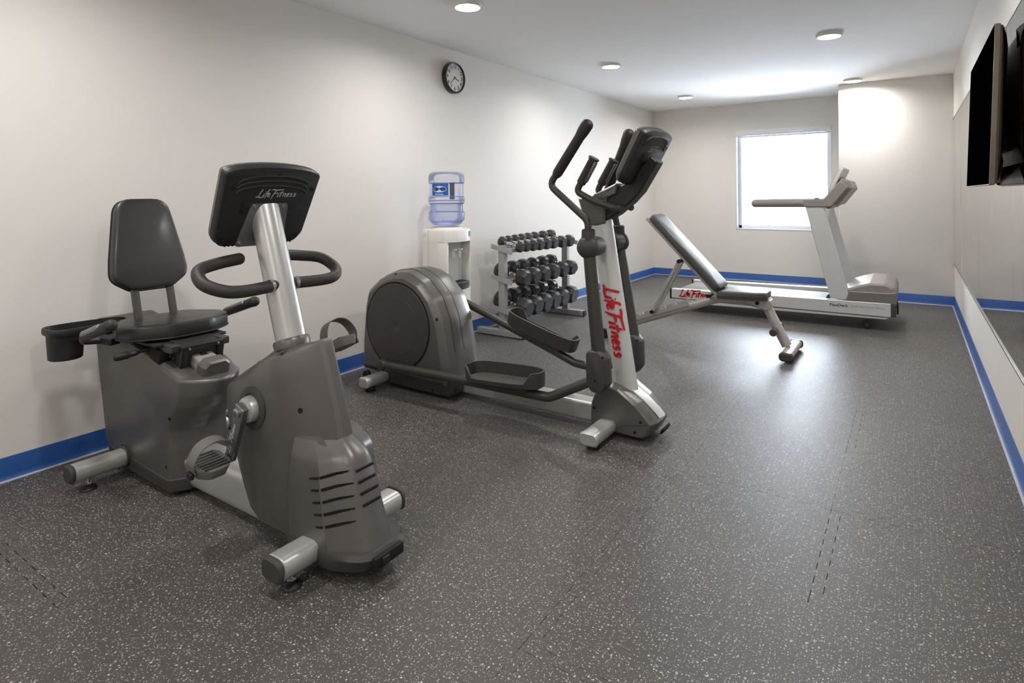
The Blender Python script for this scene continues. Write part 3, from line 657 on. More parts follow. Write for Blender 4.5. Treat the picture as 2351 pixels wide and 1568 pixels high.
def foot(c, tilt, sg, flip):
    T = Matrix.Rotation(tilt, 3, 'Y'); fr = Matrix.Translation(V(c)) @ T.to_4x4()
    L, w = .235, .084
    sg_ = lambda c, e: math.copysign(abs(c)**e, c)
    poly = [(L*sg_(math.cos(2*math.pi*k/56), .62), w*sg_(math.sin(2*math.pi*k/56), .62)*(1-.12*math.cos(2*math.pi*k/56))) for k in range(56)]
    n = len(poly); inner = inset(poly, .006)
    def rimh(q):           # high wall on the outer long side and round the ends, low step-in side
        s = q[1]*flip; t = max(0, min(1, (s/w+.55)/.75)); t = t*t*(3-2*t); e = max(0, min(1, (abs(q[0])-.155)/.05)); e = e*e*(3-2*e)
        return .012+.055*max(t, e)
    b = new()
    loft(b, [[fr @ V((q[0], q[1], -.02)) for q in inset(poly, .02)], [fr @ V((q[0], q[1], -.012)) for q in inset(poly, .004)], [fr @ V((q[0], q[1], 0)) for q in poly],
             [fr @ V((q[0]*1.015, q[1]*1.03, rimh(q))) for q in poly], [fr @ V((q[0]*1.0, q[1]*1.0, rimh(p_)+.001)) for q, p_ in zip(inner, poly)], [fr @ V((q[0], q[1], .002)) for q in inset(poly, .009)]])
    o = obj('foot_pedal', b, 'charcoal_dark', ell, 40)
    b = new(); loft(b, [[fr @ V((q[0], q[1], z)) for q in inset(poly, .011)] for z in (.0015, .0045)]); tr = obj('tread_mat', b, 'pedal_gray', o)
    b = new()
    for k in range(30):
        x = -.195+.0134*k; hw = w*(.80 if abs(x) < .15 else .80-2.2*(abs(x)-.15)); box(b, fr @ V((x, 0, .0055)), (.005, hw*2, .0035), 0, T)
    rb = obj('tread_ribs', b, 'pedal_gray', o); rb['kind'] = 'stuff'
    b = new(); box(b, fr @ V((.02, 0, -.032)), (.26, .06, .03), .008, T); obj('pedal_bracket', b, 'charcoal_dark', o)
foot((-1.80, ye(-.235), .222), math.radians(-3), -1, 1)
foot((-1.845, ye(.22), .372), math.radians(17), 1, -1)
# column
k0, k1 = V((-1.19, YE, .10)), V((-1.345, YE, 1.075)); kd = (k1-k0).normalized()
b = new(); tube(b, [k0, k1], .058, 36, ry=.05, up=V((0, 1, 0))); colm = obj('column', b, 'silver_white', ell)
# red lettering wrapped on the column, reading downward, facing the camera side
ks, ku = frame_of(kd, V((0, 1, 0)))
cdir = V((0, 0, 0))-V((-1.3, YE, 0)); cdir.z = 0; cdir = (cdir-kd*cdir.dot(kd)).normalized(); cside = kd.cross(cdir)
def col_pt(u, v):
    s = .735-u*.36; t = (v-.09)*.40; a = t/.058-.14
    q = k0+kd*((s-.1)/kd.z); dirn = cdir*math.cos(a)+cside*math.sin(a)
    # follow the oval section
    A_ = abs(dirn.dot(V((0, 1, 0)))); rr = .0565+(.0015 if A_ < .7 else .0)
    return q+dirn*(rr+.0028)
b = new(); logo_mesh(b, col_pt, .085, 4); obj('logo', b, 'red_ink', colm)
# front housing
FP = roundpoly([(-1.36, .025, .01), (-1.355, .15, .03), (-1.335, .20, .03), (-1.27, .25, .03), (-1.21, .245, .04), (-1.10, .185, .04), (-1.03, .13, .02), (-1.0, .10, .008), (-1.035, .04, .012), (-1.06, .022, .01)], .02, 4)
def fpl(y, d):
    out = []
    for q in inset(FP, d):
        x = q[0]; k = max(0, (x+1.2)/.2); out.append(V((x-abs(y-YE)*.30*k, y, q[1])))
    return out
b = new(); loft(b, [fpl(YE+y, d) for y, d in ((-.118, .010), (-.114, .004), (-.106, 0), (-.06, 0), (.06, 0), (.106, 0), (.114, .004), (.118, .010))]); fh = obj('front_housing', b, 'charcoal', ell, 28)
b = new(); SP = [(-1.165, .2245), (-1.13, .2035), (-1.10, .186), (-1.07, .163), (-1.035, .1355), (-1.012, .112)]
loft(b, [[V((x-.3*max(0, (x+1.2)/.2)*abs(y), YE+y, z+h)) for y, h in ((-.036, -.003), (-.034, .0035), (0, .0045), (.034, .0035), (.036, -.003))] for x, z in SP]); obj('nose_stripe', b, 'silver_white', fh)
for x, z in ((-1.335, .13), (-1.09, .105), (-1.12, .05), (-1.34, .045)): hole_on(fh, x, z, .007)
b = new(); box(b, (-1.01, YE, .055), (.012, .10, .028), .003, Matrix.Rotation(.5, 3, 'Y')); obj('power_inlet', b, 'hole_black', fh)
# swing arms
def swing(sg, px, foot_x, handle, grip_end):
    y = ye(sg*.20)
    b = new(); tube(b, [V((px, y, .95)), V((foot_x, y, .43))], [.030, .034], 22); arm = obj('swing_arm', b, 'tube_gray', ell)
    bx = roundpoly([(foot_x-.055, .435, .025), (foot_x-.055, .29, .03), (foot_x-.03, .246, .03), (foot_x+.03, .246, .03), (foot_x+.057, .29, .03), (foot_x+.052, .42, .03), (foot_x+.02, .452, .02), (foot_x-.03, .452, .02)], .02, 4)
    b = new(); shell(b, bx, sym(y, [(.046, .022), (.042, .008), (.03, .001), (.0015, 0), (.001, .0015)])); bo = obj('joint_cover', b, 'charcoal_dark', arm)
    hole(bo, (foot_x, y-.0462, .31), (0, -1, 0), .006); hole(bo, (foot_x+.04, y-.042, .425), (.5, -1, .2), .006)
    b = new(); ya, yb2 = y-sg*-.052, y-sg*.125
    lathe(b, [(.004, -.0), (.028, .006), (.046, .018), (.056, .04), (.058, .055), (.055, .062), (.049, .064), (.049, .15), (.045, .16), (.03, .165)], (px, y+sg*.055, .945), (0, -sg, 0), 32); pv = obj('pivot_housing', b, 'charcoal_dark', arm)
    b = new(); lathe(b, [(.036, 0), (.037, .02), (.034, .055), (.033, .075), (.026, .08)], (px, y, .955), (handle[1][0]-px if False else 0, 0, 1), 24); obj('handle_socket', b, 'charcoal_dark', arm)
    hp = [V((px, y, 1.0))]+[V((q[0], ye(sg*q[2]), q[1])) for q in handle]
    b = new(); tube(b, fillet_path(hp, .06, 7), .0175, 18); ho = obj('handle_tube', b, 'tube_gray', arm)
    a, e = hp[-1], V((grip_end[0], ye(sg*grip_end[2]), grip_end[1])); d = (e-a); a = a-d.normalized()*.02
    b = new(); tube(b, [a, a+d*.03, a+d*.8, a+d*.93, e], [.0235, .026, .0255, .030, .0315], 22, caps='round'); obj('foam_grip', b, 'rubber', ho)
swing(-1, -1.318, -1.268, [(-1.32, 1.075, .20), (-1.535, 1.255, .205), (-1.478, 1.325, .205)], (-1.318, 1.545, .205))
swing(1, -1.335, -1.255, [(-1.355, 1.09, .20), (-1.412, 1.215, .205), (-1.375, 1.285, .205)], (-1.272, 1.53, .205))
# console neck
b = new(); prism(b, roundpoly([(-1.405, 1.04), (-1.30, 1.055), (-1.285, 1.20), (-1.36, 1.205), (-1.45, 1.185)], .01), ye(-.06), ye(.06), .008); nk = obj('neck_collar', b, 'charcoal', ell)
b = new(); prism(b, roundpoly([(-1.335, 1.05, .01), (-1.24, 1.10, .04), (-1.16, 1.163, .05), (-1.11, 1.215, .05), (-1.02, 1.36, .01), (-1.055, 1.39, .01), (-1.20, 1.255, .03), (-1.355, 1.195, .01)], .02), ye(-.045), ye(.045), .008); obj('console_neck', b, 'black_plastic', ell)
b = new(); prism(b, roundpoly([(-1.225, 1.262), (-1.355, 1.205), (-1.345, 1.165), (-1.235, 1.205)], .006), ye(-.065), ye(.065), .006); obj('neck_brace', b, 'charcoal', ell)
b = new(); lathe(b, [(.05, 0), (.052, .004), (.05, .01)], k1-kd*.03, kd, 28); obj('column_cap', b, 'tube_gray', ell)
# fixed handles
for sg in (-1, 1):
    hp = [V((-1.20, ye(sg*.05), 1.135)), V((-1.22, ye(sg*.10), 1.135)), V((-1.33, ye(sg*.12), 1.172)), V((-1.425, ye(sg*.12), 1.22)), V((-1.393, ye(sg*.12), 1.272))]
    b = new(); tube(b, fillet_path(hp, .06, 7), .017, 16); fx = obj('fixed_handle', b, 'tube_gray', ell)
    a, e = hp[-1]+V((-.006, 0, -.012)), V((-1.322, ye(sg*.12), 1.388)); d = e-a
    b = new(); tube(b, [a, a+d*.04, a+d*.9, a+d*.96, e], [.021, .024, .023, .029, .029], 20); obj('pulse_grip', b, 'charcoal_dark', fx)
    b = new(); tube(b, [a+d*.18+V((.014, 0, -.006)), a+d*.86+V((.014, 0, -.006))], .015, 14, caps='round'); obj('pulse_sensor', b, 'brushed_plate', fx)
console(ell, (-1.082, YE, 1.376), (.48, 0, .877), yc=YE, plate=False, width=.195, hgt=.146)
# ------------------------------------------------------------------ treadmill
Y0, Y1 = 6.03, 6.86
tm = empty('treadmill', (-1.1, (Y0+Y1)/2, 0), 'silver treadmill with grey motor cover along the window wall', 'treadmill')
for y, s in ((Y0, 1), (Y1, -1)):
    P = roundpoly([(-2.085, .128), (-.155, .128), (-.155, .245), (-2.085, .22)], .006)
    b = new(); prism(b, P, min(y, y+s*.09), max(y, y+s*.09), .004); sr = obj('side_rail', b, 'tread_silver', tm)
    P = roundpoly([(-2.0, .085), (-.20, .105), (-.16, .123), (-2.08, .123)], .004)
    b = new(); prism(b, P, min(y+s*.004, y+s*.085), max(y+s*.004, y+s*.085), .003); obj('lower_rail', b, 'tread_silver', sr)
    b = new(); prism(b, roundpoly([(-2.09, .12), (-2.07, .12), (-2.07, .226), (-2.09, .226)], .003), min(y, y+s*.09), max(y, y+s*.09), .002); obj('rear_cap', b, 'dark_ink', sr)
    b = new(); prism(b, roundpoly([(-.158, .128), (-.118, .13), (-.115, .235), (-.158, .243)], .006), min(y+s*.004, y+s*.09), max(y+s*.004, y+s*.09), .004); obj('front_cap', b, 'charcoal_dark', sr)
    # upright
    P = roundpoly([(-.615, .248), (-.455, .248), (-.665, 1.08), (-.815, 1.08)], .006)
    b = new(); prism(b, P, min(y+s*.01, y+s*.08), max(y+s*.01, y+s*.08), .006); up_ = obj('upright', b, 'tread_silver', tm)
    b = new(); prism(b, roundpoly([(-.655, .246), (-.61, .246), (-.61, .285), (-.635, .285)], .006), min(y+s*.02, y+s*.08), max(y+s*.02, y+s*.08), .004); obj('upright_foot', b, 'charcoal_dark', up_)
    # handrail
    hr = [V((-1.255, y+s*.045, 1.105)), V((-.9, y+s*.045, 1.107)), V((-.62, y+s*.045, 1.11))]
    b = new(); tube(b, hr, .039, 20, caps='round'); obj('handrail', b, 'tread_taupe', tm)
    b = new(); prism(b, roundpoly([(-.83, 1.07), (-.60, 1.07), (-.465, 1.245), (-.50, 1.30), (-.545, 1.295), (-.665, 1.145), (-.83, 1.142)], .012), min(y, y+s*.085), max(y, y+s*.085), .01); obj('console_arm', b, 'tread_taupe', tm)
    b = new(); cyl(b, (-.335, y+s*.05, .038), (-.335, y+s*.085, .038), .038, 22); wh = obj('wheel', b, 'black_plastic', tm)
    b = new(); cyl(b, (-.335, y+s*.047, .038), (-.335, y+s*.088, .038), .016, 16); obj('hub', b, 'charcoal_dark', wh)
    b = new(); bar(b, (-1.98, y+s*.05, .0), (-1.98, y+s*.05, .10), .05, .05, .01); obj('leveling_foot', b, 'black_plastic', tm)
b = new(); box(b, (-1.27, (Y0+Y1)/2, .195), (1.52, Y1-Y0-.19, .018), .005); obj('running_belt', b, 'belt', tm)
b = new(); box(b, (-1.2, (Y0+Y1)/2, .14), (1.6, Y1-Y0-.2, .08), .01); obj('deck', b, 'black_plastic', tm)
b = new(); cyl(b, (-2.03, Y0+.1, .172), (-2.03, Y1-.1, .172), .033, 20); obj('rear_roller', b, 'steel', tm)
P = roundpoly([(-.52, .24), (-.118, .235), (-.115, .36), (-.13, .385), (-.20, .412), (-.31, .412), (-.40, .385), (-.52, .335)], .02, 4)
b = new(); shell(b, P, [(Y0+.012, .02), (Y0+.03, .004), (Y0+.08, 0), (Y1-.08, 0), (Y1-.03, .004), (Y1-.012, .02)]); mc = obj('motor_cover', b, 'tread_taupe', tm, 28)
b = new(); prism(b, roundpoly([(-.50, .238), (-.112, .233), (-.110, .345), (-.17, .335), (-.47, .33)], .015), Y0+.006, Y1-.006, .008); obj('cover_skirt', b, 'tread_gray', mc)
b = new(); box(b, (-.107, Y0+.12, .19), (.012, .14, .08), .003); obj('power_panel', b, 'hole_black', tm)
# console
cu = V((.42, 0, .907)).normalized()
b = new(); fr = mtx((-.59, (Y0+Y1)/2, 1.29), (0, 1, 0), cu, V((0, 1, 0)).cross(cu))
P = roundpoly([(-.31, -.10), (.31, -.10), (.29, .16), (-.29, .16)], .03)
loft(b, [[fr @ V((q[0], q[1], z)) for q in inset(P, d)] for z, d in ((-.012, .008), (-.006, 0), (.016, 0), (.022, .008))]); tc = obj('console', b, 'tread_silver', tm)
b = new(); loft(b, [[fr @ V((q[0], q[1], z)) for q in inset(P, .02)] for z in (-.016, -.011)]); obj('display', b, 'display', tc)
b = new(); prism(b, roundpoly([(-.66, 1.10), (-.555, 1.085), (-.44, 1.24), (-.465, 1.31), (-.52, 1.335), (-.60, 1.22), (-.68, 1.14)], .02), Y0+.06, Y1-.06, .02); obj('console_base', b, 'tread_taupe', tm)
b = new(); cyl(b, (-.63, Y0+.06, 1.085), (-.63, Y1-.06, 1.085), .03, 18); obj('cross_bar', b, 'tread_taupe', tm)
b = new(); cyl(b, (-.72, Y0+.03, 1.14), (-.72, Y0+.03, 1.155), .02, 16); obj('button', b, 'charcoal_dark', tm)
b = new(); logo_mesh(b, lambda u, v: V((-1.985+u*.34, Y0-.0012, .150+v*.36+u*.006)), .095, 4); obj('logo', b, 'red_ink', tm)
TX = mtx((-.62, Y0-.0006, .196), (1, 0, .012), (0, 0, 1), (0, -1, 0))
text_on('lettering', 'FlexDeck', .034, TX, 'dark_ink', tm, bold=.0005, sx=1.12)
text_on('lettering', 'Shock Absorption System', .026, TX @ Matrix.Translation((.165, 0, 0)), 'mid_ink', tm, sx=.95)

# ------------------------------------------------------------------ weight bench
YW = 4.79
bn = empty('weight_bench', (-1.4, YW, 0), 'adjustable incline weight bench with grey padded back and seat on a silver frame', 'weight bench')
b = new(); tube(b, fillet_path([(-2.12, YW, .06), (-1.345, YW, .352), (-1.27, YW, .375), (-1.02, YW, .375)], .12, 6), .026, 18, ry=.034); obj('spine_tube', b, 'bench_silver', bn)
b = new(); tube(b, fillet_path([(-1.02, YW, .375), (-.915, YW, .355), (-.775, YW, .07)], .03, 5), .036, 20); obj('front_leg', b, 'bench_silver', bn)
b = new(); bar(b, (-.745, YW-.22, .045), (-.745, YW+.22, .045), .085, .05, .024); fb = obj('front_foot', b, 'bench_silver', bn)
for s in (-1, 1):
    b = new(); bar(b, (-.745, YW+s*.205, .042), (-.745, YW+s*.245, .042), .096, .062, .03, e=.01); obj('foot_cap', b, 'tube_gray', fb)
b = new(); bar(b, (-2.15, YW-.19, .042), (-2.15, YW+.19, .042), .06, .06, .02); rb_ = obj('rear_foot', b, 'bench_silver', bn)
for s in (-1, 1):
    b = new(); cyl(b, (-2.15, YW+s*.185, .04), (-2.15, YW+s*.225, .04), .04, 20, .008); obj('foot_cap', b, 'black_plastic', rb_)
# notched ladder plates
for s in (-1, 1):
    n0, n1 = V((-1.98, .145)), V((-1.50, .322)); d = (n1-n0); L_ = d.length; d /= L_; nn = V((-d.y, d.x)); pts = [n0-nn*.02]
    pts += [n1-nn*.02, n1+nn*.03]
    for k in range(4, 0, -1):
        t = L_*k/5; pts += [n0+d*(t+.03)+nn*.028, n0+d*(t+.02)+nn*.008, n0+d*(t-.018)+nn*.008, n0+d*(t-.022)+nn*.028]
    pts += [n0+nn*.02]
    b = new(); prism(b, [tuple(q) for q in pts], YW+s*.036-.003, YW+s*.036+.003, .0005); obj('notch_plate', b, 'bench_silver', bn)
# back pad
bu = V((-.535, 0, .56)).normalized(); bz = V((bu.z, 0, -bu.x)); 
fr = mtx((-1.265, YW, .445), (0, 1, 0), bu, bz)
P = roundpoly([(-.135, -.01, .05), (.135, -.01, .05), (.135, .775, .06), (-.135, .775, .06)], .05, 5)
b = new(); pad(b, P, .062, fr, .02); bp2 = obj('back_pad', b, 'pad_gray', bn)
b = new(); bar(b, fr @ V((-.0, -.04, -.018)), fr @ V((-.0, .79, -.018)), .16, .03, .004, bz); obj('back_frame', b, 'bench_silver', bn)
for s in (-1, 1):
    b = new(); bar(b, V((-1.565, YW+s*.055, .655)), V((-1.79, YW+s*.05, .228)), .036, .024, .003, V((1, 0, 0))); so = obj('support_strut', b, 'bench_silver', bn)
for x, z in ((-1.56, .66), (-1.33, .40), (-1.79, .23)):
    b = new(); cyl(b, (x, YW-.085, z), (x, YW+.085, z), .015, 16); obj('pivot_bolt', b, 'hole_black', bn)
# seat pad
fr = mtx((-1.06, YW, .40), (1, 0, .02), (0, 1, 0), (-.02, 0, 1))
P = roundpoly([(-.19, -.14, .03), (.09, -.14, .05), (.165, -.10, .05), (.165, .10, .05), (.09, .14, .05), (-.19, .14, .03)], .03, 5)
b = new(); pad(b, P, .062, fr, .016); st_ = obj('seat_pad', b, 'pad_gray', bn)
b = new(); pth = [fr @ V((q[0]*1.003, q[1]*1.003, .026)) for q in P]; tube(b, pth+[pth[0]], .003, 6); obj('piping', b, 'vinyl_black', st_)
b = new(); prism(b, roundpoly([(-1.05, .40), (-.88, .40), (-.86, .36), (-.905, .325), (-.965, .345), (-1.05, .37)], .006), YW-.055, YW+.055, .004); obj('hinge_bracket', b, 'bench_silver', bn)
b = new(); box(b, (-.885, YW+.02, .385), (.012, .10, .07), .003, Matrix.Rotation(-.5, 3, 'Y')); obj('seat_tab', b, 'light_ink', bn)
b = new(); cyl(b, (-.845, YW-.13, .185), (-.845, YW+.13, .185), .016, 18); lr = obj('leg_bar', b, 'bench_silver', bn)
for s in (-1, 1):
    b = new(); cyl(b, (-.845, YW+s*.06, .185), (-.845, YW+s*.15, .185), .026, 20, .004); rl = obj('leg_roller', b, 'tube_gray', lr)
b = new(); cyl(b, (-.97, YW-.062, .375), (-.97, YW-.05, .375), .014, 12); obj('adjust_knob', b, 'hole_black', bn)
b = new(); bar(b, (-1.305, YW-.06, .385), (-1.235, YW-.06, .425), .03, .02, .004); obj('hinge_link', b, 'steel', bn)

# ------------------------------------------------------------------ dumbbell rack
rk = empty('dumbbell_rack', (-2.93, 4.72, 0), 'three tier grey steel dumbbell rack against the long wall', 'dumbbell rack')
for y in (4.165, 5.27):
    b = new(); bar(b, (-3.16, y, .032), (-2.69, y, .032), .06, .05, .004); ft = obj('floor_leg', b, 'rack_gray', rk)
    b = new(); box(b, (-2.688, y, .032), (.012, .062, .052), .003); obj('leg_cap', b, 'black_plastic', ft)
    b = new(); bar(b, (-2.90, y, .055), (-2.90, y, .775), .05, .064, .004, V((1, 0, 0))); obj('rack_post', b, 'rack_gray', rk)
TIERS = [.78, .52, .262]          # height of the dumbbell handles on each tier
for z in TIERS:
    for dx in (.028, -.028):
        zc = z-.026-dx*.2126; b = new()
        loft(b, [[V((-2.87+dx+q[0], y, zc+q[1])) for q in roundpoly([(-.018, .004), (.018, -.004), (.018, -.034), (.014, -.034), (.014, -.006), (-.014, 0), (-.014, -.03), (-.018, -.03)], 0)] for y in (4.13, 5.30)]); obj('shelf_rail', b, 'rack_gray', rk)
    for y in (4.128, 5.302):
        b = new(); prism(b, roundpoly([(-2.995, z+.010), (-2.775, z-.038), (-2.785, z-.078), (-2.995, z-.032)], .003), y-.002, y+.002, .0005); obj('tier_bracket', b, 'rack_gray', rk)
HEX = [(math.cos(math.pi*(k/4+.125)), math.sin(math.pi*(k/4+.125))) for k in range(8)]
def dumbbell(y, z, r, hl, gl, label, ring, spin=0.):
    # axis along local X, root at its middle
    t = empty('hex_dumbbell', (-2.87, y, z), label, 'dumbbell', 'black hex dumbbells on the rack'); o = ORI[t]
    b = new(); lathe(b, [(.013, -gl/2-.01), (.013, -gl*.35), (.0165, -gl*.2), (.0175, 0), (.0165, gl*.2), (.013, gl*.35), (.013, gl/2+.01)], o, (1, 0, 0), 18); obj('grip', b, 'chrome', t)
    for s in (-1, 1):
        def oc(k, x): return [o+V((x, r*k*c, r*k*q)) for c, q in HEX]
        x0, x1 = s*(gl/2), s*(gl/2+hl)
        b = new(); loft(b, [oc(.72, x0), oc(.97, x0+s*hl*.14), oc(1.0, x0+s*hl*.22), oc(1.0, x1-s*hl*.24), oc(.80, x1-s*.002), oc(.78, x1)]); hd = obj('hex_head', b, 'dumbbell_rubber', t, 15)
        b = new(); lathe(b, [(.02, 0), (.019, .006), (.014, .007)], o+V((x0-s*.006, 0, 0)), (s, 0, 0), 16); obj('collar', b, 'chrome', hd)
    t.rotation_euler = (spin, math.radians(12), 0)
    return t
ordw = ['first', 'second', 'third', 'fourth', 'fifth', 'sixth', 'seventh', 'eighth']
def tierset(ys, z, r0, r1, hl, gl, tn):
    n = len(ys)
    for k, y in enumerate(ys):
        r = r0+(r1-r0)*k/(n-1)
        which = 'end nearest the water cooler' if k == 0 else 'far end' if k == n-1 else None
        lab = f'black hex dumbbell on the {tn} tier, {ordw[k]} of {n} from the water cooler'
        dumbbell(y, z, r, hl*(.75+.35*k/(n-1)) if tn == 'top' else hl, gl, lab, True, random.uniform(-.06, .06))
tierset([4.25, 4.345, 4.455, 4.565, 4.68, 4.80, 4.955, 5.10], .78, .048, .059, .072, .135, 'top')
tierset([4.265, 4.43, 4.60, 4.77, 4.945, 5.11], .52, .076, .072, .10, .125, 'middle')
tierset([4.275, 4.44, 4.60, 4.76, 4.92, 5.10], .262, .087, .084, .112, .12, 'bottom')

# ------------------------------------------------------------------ water cooler and bottle
wc = empty('water_cooler', (-2.94, 3.48, 0), 'white freestanding water cooler with a dark drip tray between elliptical and dumbbell rack', 'water cooler')
CX0, CX1, CY0, CY1, CZ = -3.065, -2.80, 3.335, 3.625, .955
plan_ = lambda k=0, d=0: inset(roundpoly([(CX0, CY0, .02), (CX1-.02, CY0, .05), (CX1+.015, (CY0+CY1)/2-.06, .15), (CX1+.015, (CY0+CY1)/2+.06, .15), (CX1-.02, CY1, .05), (CX0, CY1, .02)], .03, 6), d) if d else roundpoly([(CX0, CY0, .02), (CX1-.02, CY0, .05), (CX1+.015, (CY0+CY1)/2-.06, .15), (CX1+.015, (CY0+CY1)/2+.06, .15), (CX1-.02, CY1, .05), (CX0, CY1, .02)], .03, 6)
def slab(bm, z0, z1, d=0, tb=0, clip=None):
    f = (lambda q: q if clip is None else (min(q[0], clip), q[1]))
    rows = [(z0, d), (z1, d)] if not tb else [(z0, d), (z1-tb, d), (z1-tb*.3, d+tb*.3), (z1, d+tb)]
    loft(bm, [[V((*f(q), z)) for q in plan_(d=dd)] for z, dd in rows])
b = new(); slab(b, .0, .50); body = obj('lower_cabinet', b, 'cooler_white', wc)
b = new(); slab(b, .50, .86, clip=CX1-.11); obj('rear_cabinet', b, 'cooler_white', wc)
b = new(); slab(b, .86, CZ, tb=.018); obj('top_cabinet', b, 'cooler_white', wc)
for y0, y1 in ((CY0, CY0+.028), (CY1-.012, CY1)):
    b = new(); box(b, (CX1-.075, (y0+y1)/2, .68), (.10, y1-y0-.002, .36), .004); obj('recess_cheek', b, 'cooler_white', wc)
b = new(); box(b, (CX1-.108, (CY0+CY1)/2, .68), (.006, CY1-CY0-.05, .36), 0); obj('recess_back', b, 'recess_white', wc)
b = new(); 
TP = roundpoly([(CX1-.10, CY0+.028, .01), (CX1-.01, CY0+.035, .02), (CX1+.018, (CY0+CY1)/2, .2), (CX1-.01, CY1-.035, .02), (CX1-.10, CY1-.028, .01)], .02, 5)
loft(b, [[V((*q, z)) for q in inset(TP, d)] for z, d in ((.49, .012), (.50, .002), (.55, 0), (.556, .004), (.55, .02))]); obj('drip_tray', b, 'tray_green', wc)
for y in (3.445, 3.515):
    b = new(); cyl(b, (CX1-.10, y, .775), (CX1-.045, y, .775), .013, 16); tp = obj('tap', b, 'recess_white', wc)
    b = new(); cyl(b, (CX1-.05, y, .795), (CX1-.05, y, .735), .014, 16, .003, .010); obj('tap_nozzle', b, 'cooler_white', tp)
    b = new(); box(b, (CX1-.045, y, .80), (.045, .02, .012), .003); obj('tap_lever', b, 'cooler_white', tp)
b = new(); lathe(b, [(.125, 0), (.12, .012), (.085, .018), (.07, .012)], (-2.94, 3.48, CZ), n=36); obj('bottle_collar', b, 'cooler_white', wc)
b = new(); box(b, (CX0+.065, CY0-.0004, .48), (.0015, .001, .94), 0); obj('panel_seam', b, 'mid_ink', wc)
b = new(); box(b, (CX1+.0085, 3.565, .915), (.0012, .028, .04), 0); obj('sticker', b, 'sticker_blue', wc)
b = new(); lathe(b, [(.018, 0), (.0175, .0006), (.002, .0007)], (CX0+.035, CY0, .91), (0, -1, 0), 24); bd = obj('badge', b, 'light_ink', wc)
bt = empty('water_bottle', (-2.94, 3.48, CZ), 'clear blue five gallon water bottle with a blue label upside down on the cooler', 'water bottle')
o = V((-2.94, 3.48, CZ+.022)); R = .137
prof = [(.06, .0), (.098, .006), (.114, .016), (.117, .026), (.119, .030), (.130, .036), (R-.002, .045), (R, .056), (R, .098), (R-.003, .104), (R-.011, .108), (R-.012, .113), (R-.012, .160), (R-.011, .166), (R-.003, .170), (R, .176), (R, .186), (R-.002, .189), (R-.002, .193), (R, .196), (R, .212), (R-.003, .218), (R-.008, .222), (R-.008, .320), (R-.003, .325), (R, .331), (R, .372), (R-.004, .388), (R-.016, .402), (R-.035, .408), (.04, .404)]
b = new(); lathe(b, prof, o, n=48); obj('bottle_shell', b, 'bottle_plastic', bt)
b = new(); lathe(b, [(.02, .01), (.085, .012), (.11, .03), (R-.016, .06), (R-.018, .17), (R-.018, .176), (.02, .176)], o, n=48); obj('water', b, 'bottle_water', bt)
for z, r in ((.031, .119), (.106, R-.006), (.168, R-.006), (.191, R-.0015), (.2205, R-.006), (.3225, R-.006)):
    b = new(); pth = [o+V((r*math.cos(2*math.pi*k/40), r*math.sin(2*math.pi*k/40), z)) for k in range(41)]; tube(b, pth, .0028, 8); obj('bottle_ridge', b, 'bottle_ridge', bt)
# label facing the camera side
la = math.atan2(-3.48, 2.94); 
def lab(bm, a0, a1, z0, z1, r):
    n = 14; ring = [[bm.verts.new(o+V((r*math.cos(a0+(a1-a0)*k/n), r*math.sin(a0+(a1-a0)*k/n), z))) for k in range(n+1)] for z in (z0, z1)]
    for k in range(n): face(bm, (ring[0][k], ring[0][k+1], ring[1][k+1], ring[1][k]))
b = new(); lab(b, la-.95, la+.10, .228, .318, R-.0068); lb = obj('label', b, 'label_blue', bt)
b = new(); n = 28
cen = [b.verts.new(o+V(((R-.0062)*math.cos(la-.425), (R-.0062)*math.sin(la-.425), .276)))]
el = [b.verts.new(o+V(((R-.0062)*math.cos(la-.425+.42*math.cos(2*math.pi*k/n)), (R-.0062)*math.sin(la-.425+.42*math.cos(2*math.pi*k/n)), .276+.024*math.sin(2*math.pi*k/n)))) for k in range(n)]
for k in range(n): face(b, (cen[0], el[k], el[(k+1) % n]))
obj('label_oval', b, 'label_pale', lb)
def curved_text(s, size, ac, z, m, parent, bold=0., r=R-.0056):
    c = bpy.data.curves.new('lettering', 'FONT'); c.body = s; c.size = size; c.offset = bold; c.align_x = 'CENTER'; c.align_y = 'CENTER'; c.resolution_u = 3
    t = bpy.data.objects.new('lettering', c); COL.objects.link(t); dg = bpy.context.evaluated_depsgraph_get(); me = bpy.data.meshes.new_from_object(t.evaluated_get(dg))
    bpy.data.objects.remove(t); bpy.data.curves.remove(c); b = new(); b.from_mesh(me); bpy.data.meshes.remove(me)
    for v in b.verts:
        a = ac+v.co.x/r; v.co = o+V((r*math.cos(a), r*math.sin(a), z+v.co.y))
    return obj('lettering', b, m, parent)
curved_text('DrinkMore', .022, la-.425, .279, 'dark_ink', lb, .0006)
b = new(); lab(b, la-.70, la-.18, .2355, .2415, R-.0062); obj('label_band', b, 'label_pale', lb)
b = new(); lab(b, la+math.pi-.52, la+math.pi-.20, .20, .33, R-.013); obj('back_patch', b, 'dark_ink', bt)  # dark upright patch inside the far side of the bottle

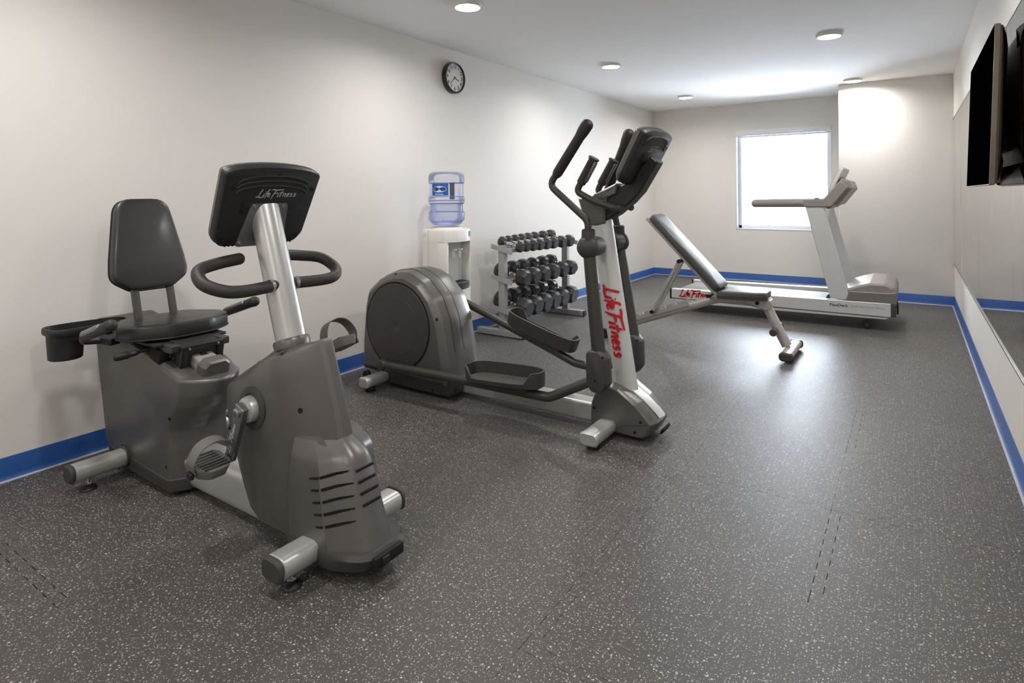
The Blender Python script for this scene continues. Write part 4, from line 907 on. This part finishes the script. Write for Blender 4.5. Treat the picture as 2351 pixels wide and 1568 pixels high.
# ------------------------------------------------------------------ wall clock
ck = empty('wall_clock', (XL, 3.90, 2.199), 'round black rimmed wall clock with a white face showing twenty to four', 'clock')
c = V((XL, 3.90, 2.199))
b = new(); lathe(b, [(.125, 0), (.131, .006), (.131, .042), (.126, .048), (.118, .046), (.1165, .030), (.1165, .028)], c, (1, 0, 0), 56); obj('clock_case', b, 'clock_black', ck)
b = new(); lathe(b, [(.116, .03), (.116, .034), (.01, .0345)], c, (1, 0, 0), 56); fc = obj('clock_face', b, 'clock_face', ck)
for k in range(1, 13):
    a = math.radians(90-30*k); q = V((XL+.0348, 3.90+.092*math.cos(a), 2.199+.092*math.sin(a)))
    text_on('numeral', str(k), .042, mtx(q, (0, 1, 0), (0, 0, 1), (1, 0, 0)), 'dark_ink', fc, align='CENTER', bold=.0008)
def hand(deg, L_, w):
    a = math.radians(90-deg); d = V((0, math.cos(a), math.sin(a))); b = new(); bar(b, c+V((.037, 0, 0))-d*.015, c+V((.037, 0, 0))+d*L_, w, .001, 0, V((1, 0, 0)), e=.0002); obj('clock_hand', b, 'dark_ink', ck)
hand(112, .058, .006); hand(226, .082, .005)
b = new(); lathe(b, [(.007, .034), (.006, .039)], c, (1, 0, 0), 16); obj('hand_pin', b, 'dark_ink', ck)

# ------------------------------------------------------------------ television in front of the mirror
tv = empty('television', (.33, 3.87, 1.575), 'black flat screen television mounted high in front of the mirror', 'television')
tu = V((.025, 0, .69)).normalized(); tn_ = V((-tu.z, 0, tu.x)); fr = mtx((.2875, 3.87, 1.575), (0, 1, 0), tu, V((0, 1, 0)).cross(tu))
# local z = y cross up = +X (towards the wall)
W2, H2 = .612, .345
P = roundpoly([(-W2, -H2), (W2, -H2), (W2, H2), (-W2, H2)], .006, 3)
b = new(); loft(b, [[fr @ V((q[0], q[1], z)) for q in inset(P, d)] for z, d in ((0, .002), (.002, 0), (.018, 0), (.020, .002))]); bz_ = obj('bezel', b, 'tv_brown', tv)
b = new(); loft(b, [[fr @ V((q[0], q[1], z)) for q in inset(P, .004)] for z in (-.0012, .001)]); obj('screen', b, 'screen_black', bz_)
b = new(); loft(b, [[fr @ V((q[0], q[1], z)) for q in inset(P, d)] for z, d in ((.020, .006), (.028, .012), (.040, .05), (.048, .10))]); obj('rear_shell', b, 'tv_back', tv)
b = new(); box(b, fr @ V((.1, -.02, .057)), (.30, .30, .022), .003, fr.to_3x3()); obj('wall_mount', b, 'black_plastic', tv)
